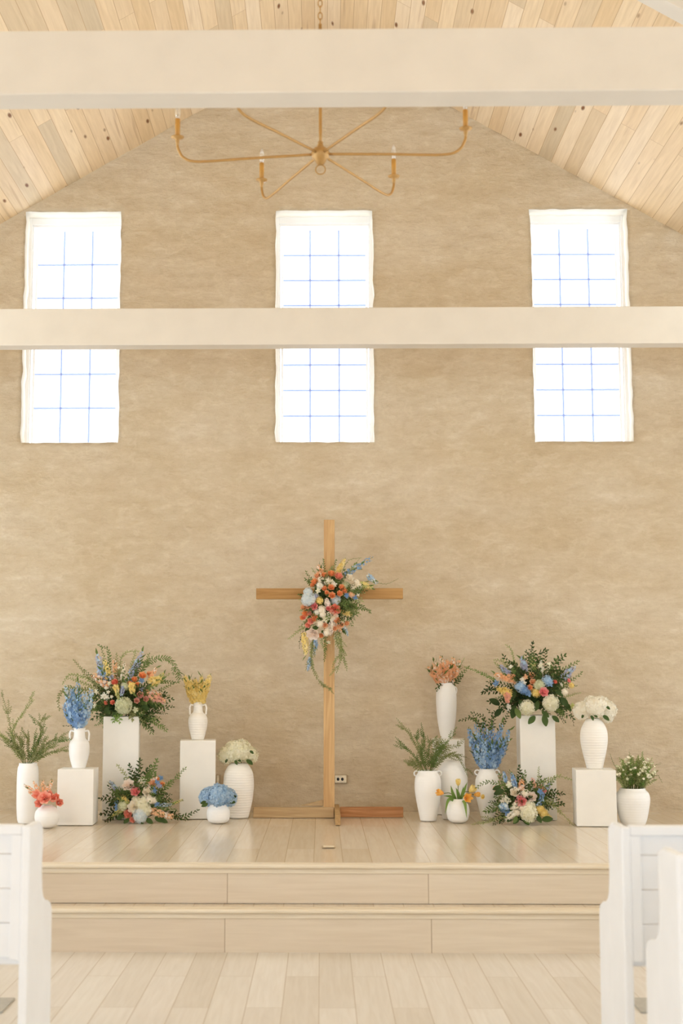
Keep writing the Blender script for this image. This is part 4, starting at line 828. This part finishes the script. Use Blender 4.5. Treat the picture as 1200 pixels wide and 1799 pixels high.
D.br([(262, 1412), (285, 1390), (308, 1368), (325, 1350)], 'small', 'leaf_mid', 1.1); D.br([(275, 1432), (300, 1434), (320, 1436), (347, 1424)], 'ruscus', 'leaf_dark', .8, -.08, -.08); D.br([(225, 1410), (195, 1400), (177, 1402)], 'ruscus', 'leaf_dark', .9, -.06, -.08); D.br([(225, 1420), (200, 1430), (184, 1446)], 'ruscus', 'leaf_dark', .9, -.06, -.08); D.br([(228, 1412), (205, 1412), (180, 1430)], 'ruscus', 'leaf_dark', .9, -.06, -.08)
D.big([(218, 1432, 200, 1442, 17, -.14), (228, 1438, 216, 1447, 15, -.14), (256, 1438, 268, 1446, 18, -.14), (272, 1436, 296, 1445, 22, -.12), (282, 1440, 298, 1446, 16, -.12), (246, 1440, 252, 1449, 12, -.14), (262, 1384, 278, 1390, 12, -.1)])
D.spike('lime', (226, 1416), (206, 1400), 7, -.11, -.09, name='stock_spike', ruffle=True); D.spike('lime', (220, 1418), (196, 1434), 5.5, -.11, -.09, name='stock_spike', ruffle=True); D.spike('yellow', (224, 1410), (214, 1396), 6, -.1, -.09, name='stock_spike', ruffle=True); D.spike('paleblue', (270, 1416), (306, 1413), 5, -.09, -.08)
D.spike('leaf_mid', (268, 1420), (312, 1422), 5, -.10, -.08, name='stock_spike'); D.spike('peach', (264, 1424), (306, 1436), 7, -.13, -.11, name='snapdragon_spike', ruffle=True, taper=.35, dens=1.4); D.spike('peach', (258, 1386), (276, 1364), 8, -.09, -.06, name='stock_spike', ruffle=True); D.spike('lavender', (205, 1388), (192, 1371), 5, -.04, -.02); D.spike('olive' if False else 'lime', (300, 1414), (322, 1404), 3.5, -.05, -.04, name='stock_spike')
D.bs([('peony', 'blush', 226, 1380, 10), ('rose', 'pink', 238, 1391, 10), ('rose', 'cream', 259, 1392, 10.5), ('peony', 'cream', 248, 1377, 7), ('carnation', 'cream', 263, 1405, 8), ('carnation', 'cream', 271, 1406, 6), ('hydrangea_head', 'ivory', 250, 1412, 14, -.11), ('peony', 'cream', 236, 1418, 10.5), ('hydrangea_head', 'icy', 246, 1434, 13, -.14), ('hydrangea_head', 'ivory', 256, 1424, 11, -.12), ('rose', 'salmon', 225, 1430, 9.5), ('rose', 'salmon', 233, 1440, 6, -.15), ('hydrangea_head', 'greenwhite', 215, 1416, 9), ('hydrangea_head', 'ivory', 240, 1406, 9, -.1),
      ('rose', 'peach', 267, 1376, 8), ('rose', 'orange', 276, 1369, 5), ('rose', 'orange', 285, 1378, 5.5), ('small_blossom', 'blue', 282, 1367, 5), ('small_blossom', 'blue', 276, 1375, 5, -.1), ('small_blossom', 'lavender', 280, 1381, 5, -.1), ('small_blossom', 'blue', 270, 1389, 6), ('small_blossom', 'blue', 206, 1418, 6), ('small_blossom', 'blue', 205, 1410, 4), ('small_blossom', 'ivory', 255, 1369, 5), ('small_blossom', 'blue', 275, 1413, 5), ('small_blossom', 'greenwhite', 250, 1368, 4)])

pE = onz(925, 1449, ZS); yE = pE.y + .12
E = Arr('flower_arrangement', 922, 1416, yE, 60, .13, 'low arrangement with pink rose and blue accents on the floor before the tall right pedestal', 'flowers', G2, (at(925, 1440, yE).x, yE, ZS), msz=(.15, .10, .11))
tE = [(912, 1348, 'ruscus', 'leaf_dark', .8), (878, 1362, 'ruscus', 'leaf_mid', .9), (950, 1366, 'ruscus', 'leaf_dark', .8), (975, 1368, 'small', 'leaf_mid', 1.1), (988, 1395, 'ruscus', 'leaf_dark', .8), (988, 1412, 'ruscus', 'leaf_dark', .8), (855, 1425, 'fern', 'leaf_mid', 1.1), (866, 1440, 'fern', 'leaf_dark', 1.1), (872, 1400, 'fern', 'leaf_mid', 1), (885, 1375, 'small', 'leaf_mid', 1), (968, 1390, 'ruscus', 'leaf_dark', .9), (935, 1375, 'ruscus', 'leaf_dark', .8), (862, 1410, 'fern', 'leaf_mid', 1), (880, 1445, 'fern', 'leaf_dark', .9), (970, 1405, 'small', 'leaf_olive', 1)]
E.tips(tE); E.fill(tE, 60, .35, .8, 1.0, mats=('leaf_dark', 'leaf_mid', 'leaf_mid'), ymax=1440)
E.br([(915, 1390), (912, 1365), (913, 1347)], 'ruscus', 'leaf_dark', .75); E.br([(935, 1400), (945, 1375), (947, 1349)], 'small', 'leaf_light', .8); E.br([(938, 1395), (955, 1375), (980, 1364), (1002, 1369)], 'small', 'leaf_light', 1); E.br([(940, 1410), (965, 1410), (988, 1430), (1007, 1450)], 'small', 'leaf_light', .9, -.06, -.1)
E.br([(905, 1395), (880, 1378), (855, 1374), (838, 1383)], 'ruscus', 'leaf_mid', .7, -.06, -.1); E.br([(900, 1415), (875, 1418), (853, 1424)], 'fern', 'leaf_mid', 1.2, -.1, -.14); E.br([(895, 1430), (870, 1440), (846, 1447)], 'wispy', 'leaf_light', 1.0, -.1, -.12, 3); E.br([(895, 1432), (878, 1440), (868, 1448)], 'fern', 'leaf_dark', 1, -.1, -.12)
E.br([(945, 1400), (968, 1398), (989, 1414)], 'ruscus', 'leaf_dark', .75); E.br([(945, 1395), (970, 1390), (990, 1395)], 'ruscus', 'leaf_dark', .75)
E.big([(885, 1388, 866, 1396, 22, -.12), (880, 1382, 862, 1388, 18, -.1), (912, 1438, 900, 1448, 16, -.14), (918, 1438, 930, 1449, 18, -.14), (942, 1432, 952, 1446, 18, -.13), (952, 1440, 975, 1438, 22, -.13), (900, 1436, 888, 1446, 14, -.12)]); E.big([(908, 1434, 902, 1448, 15, -.15), (920, 1440, 934, 1446, 15, -.15)], 'leaf_mid')
E.spike('blue', (906, 1386), (898, 1357), 6.5, -.08, -.05); E.spike('blue', (890, 1375), (884, 1354), 5, -.05, -.03); E.spike('blue', (945, 1417), (956, 1392), 6, -.13, -.12); E.spike('peach', (915, 1392), (917, 1368), 7, -.08, -.06, name='stock_spike', ruffle=True); E.spike('cream', (912, 1408), (898, 1424), 7, -.12, -.13, name='stock_spike', ruffle=True); E.spike('white', (895, 1410), (882, 1396), 5.5, -.12, -.11, name='stock_spike', ruffle=True)
E.spike('lavender', (955, 1388), (968, 1376), 6, -.08, -.06, name='stock_spike'); E.spike('cream', (928, 1390), (921, 1362), 3.5, -.06, -.04, name='stock_spike'); E.spike('paleblue', (892, 1416), (876, 1418), 7, -.12, -.12, ); E.spike('cream', (905, 1428), (890, 1438), 6.5, -.13, -.14, name='stock_spike', ruffle=True); E.spike('dusty', (940, 1385), (934, 1366), 5, -.06, -.04, name='stock_spike')
E.bs([('rose', 'cream', 905, 1392, 10), ('rose', 'pink', 915, 1407, 11), ('rose', 'blush', 934, 1400, 10), ('rose', 'pink', 951, 1388, 9.5), ('carnation', 'cream', 922, 1394, 7.5), ('hydrangea_head', 'ivory', 929, 1430, 15, -.14), ('hydrangea_head', 'ivory', 930, 1418, 12, -.12), ('carnation', 'cream', 908, 1428, 6.5), ('carnation', 'cream', 893, 1438, 7), ('carnation', 'yellow', 949, 1421, 8), ('carnation', 'yellow', 955, 1429, 8), ('small_blossom', 'yellow', 963, 1436, 6), ('carnation', 'blue', 884, 1418, 8), ('small_blossom', 'blue', 893, 1428, 7), ('small_blossom', 'ivory', 895, 1379, 6), ('carnation', 'peach', 871, 1385, 5), ('rose', 'yellow', 849, 1400, 5, -.12), ('small_blossom', 'blush', 961, 1380, 6), ('small_blossom', 'blue', 949, 1391, 6, -.13), ('carnation', 'cream', 917, 1420, 6), ('small_blossom', 'gold', 958, 1439, 4), ('small_blossom', 'cream', 884, 1408, 6)])

# ------------------------------------------------------------------ flowers in vases
G3 = 'bunches of flowers and greenery in the white vases'
def bunch(key, name, label, cat, dy=0, R=40, D_=.10):
    cx, row, Y, zt3 = VASE[key]; return Arr(name, cx, row, Y, R, D_, label, cat, G3, (at(cx, row, Y).x, Y, zt3 - .03), moss=False)
g = bunch('tall_left', 'greenery_bunch', 'wispy green branches in the tall vase at the far left', 'greenery')
for path in ([(42, 1343), (22, 1295), (14, 1255), (3, 1219)], [(44, 1343), (22, 1290), (38, 1256), (59, 1231)], [(50, 1343), (66, 1305), (74, 1280), (60, 1270)], [(50, 1343), (70, 1300), (72, 1270), (76, 1262)], [(52, 1343), (85, 1312), (105, 1302), (123, 1300)], [(52, 1343), (90, 1322), (120, 1318)], [(52, 1343), (80, 1308), (108, 1294)],
             [(42, 1343), (15, 1305), (-6, 1285)], [(44, 1343), (28, 1310), (6, 1296)], [(46, 1343), (38, 1305), (20, 1285)], [(48, 1343), (50, 1310), (45, 1290)], [(49, 1343), (58, 1312), (62, 1296)], [(44, 1343), (30, 1318), (10, 1310)], [(50, 1343), (75, 1322), (98, 1308)], [(45, 1343), (36, 1310), (32, 1295)], [(50, 1343), (66, 1318), (84, 1296)]):
    g.br(path, 'wispy', random.choice(('leaf_olive', 'leaf_mid', 'leaf_light', 'leaf_olive')), 1.0, 0, random.uniform(-.14, .06), 7, .15)
g = bunch('two_loop', 'greenery_bunch', 'wispy green branches in the ring-handled urn right of the cross', 'greenery')
for path in ([(748, 1356), (735, 1320), (720, 1290), (700, 1274)], [(746, 1356), (725, 1325), (697, 1304)], [(750, 1356), (745, 1315), (744, 1288)], [(750, 1356), (738, 1315), (728, 1292)], [(755, 1356), (765, 1320), (768, 1296)], [(756, 1356), (775, 1315), (799, 1290)], [(758, 1356), (790, 1325), (810, 1338), (821, 1362)], [(757, 1356), (782, 1318), (806, 1310)], [(748, 1356), (730, 1345), (722, 1341)],
             [(752, 1356), (752, 1320), (756, 1300)], [(756, 1356), (780, 1330), (805, 1330)], [(750, 1356), (740, 1330), (745, 1302)], [(756, 1356), (768, 1325), (785, 1305)], [(754, 1356), (762, 1330), (775, 1312)]):
    g.br(path, 'fern' if random.random() < .35 else 'wispy', random.choice(('leaf_olive', 'leaf_mid', 'leaf_mid', 'leaf_light')), .95, 0, random.uniform(-.14, .06), 6, .15)
g = bunch('amph_blue', 'delphinium_bunch', 'bunch of blue delphiniums in the handled vase on the low left pedestal', 'flowers')
for tx, ty, f in ((115, 1203, 0), (137, 1195, 0), (162, 1207, .02), (126, 1206, -.05), (150, 1212, -.05), (139, 1220, -.10), (120, 1225, -.06), (160, 1222, -.05), (131, 1232, -.11), (149, 1235, -.11), (113, 1235, 0), (140, 1245, -.12), (127, 1210, .05)):
    g.spike('blue' if random.random() < .75 else 'paleblue', (138.5 + (tx - 138.5) * .15, 1280), (tx, ty), 8.5, -.01, f, dens=1.5, stem=.08, bend=(tx - 138.5) * .12, name='delphinium_spike')
g.br([(136, 1281), (128, 1276), (112, 1275)], 'twig', 'leaf_dark', 1, -.02, -.04)
g = bunch('urn_blue', 'delphinium_bunch', 'bunch of blue delphiniums with dark sprigs in the ring-handled urn at right', 'flowers')
for tx, ty, f in ((823, 1277, 0), (836, 1268, .0), (850, 1264, .03), (866, 1266, .02), (882, 1268, 0), (895, 1280, 0), (843, 1282, -.07), (858, 1278, -.07), (874, 1284, -.07), (830, 1296, -.04), (886, 1298, -.04), (850, 1300, -.11), (866, 1304, -.11), (858, 1315, -.12), (840, 1305, -.06), (880, 1310, -.06)):
    g.spike('blue' if random.random() < .75 else 'paleblue', (857 + (tx - 857) * .2, 1353), (tx, ty), 8.5, -.01, f, dens=1.5, stem=.08, bend=(tx - 857) * .12, name='delphinium_spike')
for path in ([(850, 1300), (835, 1262), (809, 1266)], [(855, 1300), (850, 1262), (830, 1252)], [(860, 1300), (868, 1262), (858, 1248)], [(864, 1300), (885, 1270), (893, 1252)], [(858, 1300), (862, 1265), (880, 1250)], [(852, 1295), (842, 1270), (826, 1262)]): g.br(path, 'ruscus', 'leaf_dark', .75, .0, random.uniform(-.05, .05), 0, .35)
g = bunch('amph_yellow', 'stock_bunch', 'bunch of yellow flower spikes in the handled vase on the medium pedestal', 'flowers')
for tx, ty, f in ((323, 1184, 0), (333, 1192, -.03), (343, 1190, 0), (354, 1187, 0), (370, 1183, 0), (362, 1195, -.04), (349, 1200, -.07), (338, 1204, -.07), (357, 1208, -.08), (328, 1200, .03)):
    g.spike('yellow', (347.5 + (tx - 347.5) * .3, 1235), (tx, ty), 7.2, -.01, f, dens=2.0, stem=.02, ruffle=True, name='stock_spike')
g.spike('lime', (352, 1225), (356, 1182), 3, 0, 0, name='stock_spike')
g = bunch('slim', 'stock_bunch', 'bunch of peach flower spikes in the slim tall vase right of the cross', 'flowers')
for tx, ty, f in ((752, 1170, 0), (762, 1162, -.04), (774, 1151, 0), (786, 1158, -.04), (797, 1154, 0), (808, 1158, 0), (768, 1174, -.09), (790, 1172, -.09), (755, 1180, -.02), (806, 1172, -.04), (780, 1184, -.1)):
    g.spike('peach', (785 + (tx - 785) * .3, 1200), (tx, ty), 7.5, -.01, f, dens=1.2, stem=.12, ruffle=True, name='stock_spike')
g.br([(792, 1204), (806, 1190), (823, 1172)], 'small', 'leaf_mid', 1, 0, -.04); g.br([(790, 1204), (800, 1200), (812, 1188)], 'ruscus', 'leaf_dark', .7); g.br([(778, 1204), (770, 1205), (768, 1212)], 'ruscus', 'leaf_dark', .7, -.06, -.08); g.br([(788, 1200), (805, 1175), (815, 1158)], 'wispy', 'leaf_light', 1, 0, 0)
for key, nm, lab, heads, col in (('ovoid_left', 'hydrangea_bunch', 'bunch of cream hydrangeas in the large ribbed vase left of the cross', ((399, 1326, 17, 0), (419, 1320, 21, -.05), (438, 1326, 16, 0), (425, 1312, 15, .04), (408, 1313, 13, .05)), 'ivory'),
                                 ('ovoid_right', 'hydrangea_bunch', 'bunch of white hydrangeas in the ribbed vase on the low right pedestal', ((1023, 1248, 17, 0), (1047, 1242, 20, -.05), (1068, 1246, 17, 0), (1056, 1236, 15, .04), (1038, 1234, 13, .05), (1067, 1258, 12, -.02)), 'white')):
    g = bunch(key, nm, lab, 'flowers')
    for x, y, r, f in heads: g.b('hydrangea_head', col, x, y, r, f, face=.5)
    cx, row = g.cx, g.cy
    g.big([(cx - 6, row - 6, cx - 1, row + 6, 11, -.11), (cx + 14, row - 6, cx + 28, row + 4, 16, -.08), (cx - 20, row - 8, cx - 24, row + 2, 9, -.06), (cx + 20, row - 22, cx + 28, row - 16, 10, -.1), (cx - 2, row - 8, cx + 6, row - 2, 10, -.1)])
    m = MB()
    for x, y, r, f in heads: m.tube([at(cx, row + 8, g.Y), at((cx * 2 + x) / 3, row - 4, g.Y), at(x, y, g.Y + f)], .003, 6)
    m.v = [v - g.root.location for v in m.v]; m.obj('stems', M['stem'], g.root)
g = bunch('bowl_blue', 'hydrangea_bunch', 'pale blue hydrangea heads with dark leaves in the small round bowl', 'flowers')
for x, y, r, f in ((367, 1400, 18, 0), (384, 1397, 20, -.06), (400, 1401, 17, 0), (392, 1394, 15, .03), (374, 1394, 14, .04)): g.b('hydrangea_head', 'paleblue' , x, y, r, f, face=.6)
g.big([(365, 1412, 353, 1417, 14, -.11), (404, 1404, 419, 1396, 15, -.02), (402, 1408, 418, 1410, 14, -.04), (362, 1408, 352, 1412, 12, -.09)])
g = bunch('bud_left', 'flower_bunch', 'coral blooms and pale peach sprigs in the small round vase at left', 'flowers')
for x, y, r, f, kind, col in ((67, 1398, 9, -.03, 'tulip', 'salmon'), (79, 1402, 10.5, -.09, 'peony', 'salmon'), (93, 1404, 9, -.06, 'tulip', 'salmon'), (104, 1410, 8, -.03, 'rose', 'salmon'), (69, 1411, 9, -.07, 'rose', 'salmon'), (86, 1396, 8, -.02, 'rose', 'salmon'), (98, 1400, 7, -.02, 'rose', 'coral')): g.b(kind, col, x, y, r, f)
for tx, ty in ((42, 1377), (58, 1372), (75, 1370), (92, 1369), (50, 1390), (84, 1380)): g.spike('peach', (78, 1408), (tx, ty), 5, .0, random.uniform(-.04, .04), name='stock_spike', stem=.45, dens=.7, ruffle=True)
g = bunch('bud_tulip', 'tulip_bunch', 'five orange and yellow tulips arching from the small round bud vase', 'flowers')
for x, y, r, f, col, d, var in ((775, 1393, 7.5, -.04, 'gold', (-1, -.4, .25), 1), (805, 1376, 7, .0, 'yellow', (0, -.2, 1), 0), (820, 1402, 8.5, -.12, 'gold', (.25, -1, .15), 2), (828, 1388, 8, -.03, 'yellow', (.6, -.4, .6), 1), (837, 1396, 6.5, .0, 'gold', (.9, -.4, .1), 0)):
    p = g.pt(x, y, f); d = Vector(d).normalized(); bloom(g.root, 'tulip', col, p, d, r / g.k, var)
    m = MB(); a = at(805, 1408, g.Y); e_ = p - d * (r / g.k * .6); m.tube(smooth_path([a, a.lerp(e_, .5) + Vector((0, 0, .03)), e_], 5), .003, 6); m.v = [v - g.root.location for v in m.v]; m.obj('tulip_stem', M['stem'], g.root, smooth=True)
def blade(g, pts, W, mat, name='tulip_leaf'):
    pts = smooth_path([at(x, y, g.Y + f) for x, y, f in pts], 5); m = MB(); vs = []; n = len(pts) - 1
    for i, p in enumerate(pts):
        t = (pts[min(i + 1, n)] - pts[max(i - 1, 0)]).normalized(); s_ = t.cross(Vector((0, -1, .2))).normalized(); wd = W / g.k * math.sin(PI * min(.98, .15 + .85 * i / n)) ; vs += [p - s_ * wd, p + Vector((0, .004, -.002)), p + s_ * wd]
    m.add(vs, [f_ for i in range(n) for f_ in ((i * 3, i * 3 + 1, i * 3 + 4, i * 3 + 3), (i * 3 + 1, i * 3 + 2, i * 3 + 5, i * 3 + 4))]); m.v = [v - g.root.location for v in m.v]; m.obj(name, M[mat], g.root, smooth=True)
for pts, wd in (([(800, 1408, -.02), (788, 1405, -.06), (782, 1430, -.09)], 2.6), ([(812, 1406, -.03), (817, 1412, -.10), (820, 1437, -.10)], 2.8), ([(803, 1408, 0), (796, 1395, -.03), (792, 1380, -.04)], 2.8), ([(807, 1408, 0), (814, 1392, -.02), (821, 1374, 0)], 2.8), ([(802, 1408, 0), (793, 1400, -.03), (780, 1398, -.04)], 2.6), ([(806, 1408, 0), (805, 1395, -.04), (801, 1384, -.04)], 3), ([(809, 1408, 0), (812, 1396, -.05), (814, 1382, -.05)], 2.6)): blade(g, pts, wd, 'leaf_bright')
g = bunch('pot_right', 'blossom_bunch', 'bushy bunch of tiny white blossoms on green stems in the wide pot at right', 'flowers', R=50)
for i in range(58):
    a = math.radians(random.uniform(5, 175)); rr = random.uniform(.55, 1); tx = 1117 + 38 * math.cos(a) * rr; ty = 1382 - 52 * math.sin(a) ** .6 * rr
    g.br([(1113 + 12 * math.cos(a), 1390), (1115 + 20 * math.cos(a), 1380 - 18 * math.sin(a)), (tx, ty)], 'small', random.choice(('leaf_bright', 'leaf_light', 'leaf_olive', 'leaf_light')), .85, 0, random.uniform(-.15, .08), 3, .2)
for i in range(95):
    a = math.radians(random.uniform(10, 170)); rr = math.sqrt(random.uniform(.1, 1)); tx = 1117 + 38 * math.cos(a) * rr; ty = 1378 - 50 * math.sin(a) ** .6 * rr
    g.b('small_blossom', random.choice(('ivory', 'cream', 'greenwhite', 'ivory')), tx, ty, random.uniform(1.6, 2.8), random.uniform(-.18, -.04))
g.br([(1130, 1360), (1150, 1345), (1159, 1343)], 'twig', 'leaf_olive', .8); g.br([(1140, 1370), (1155, 1362), (1163, 1374)], 'twig', 'leaf_olive', .9); g.br([(1095, 1365), (1080, 1345), (1072, 1325)], 'twig', 'leaf_olive', .7, 0, 0, 0, .5)
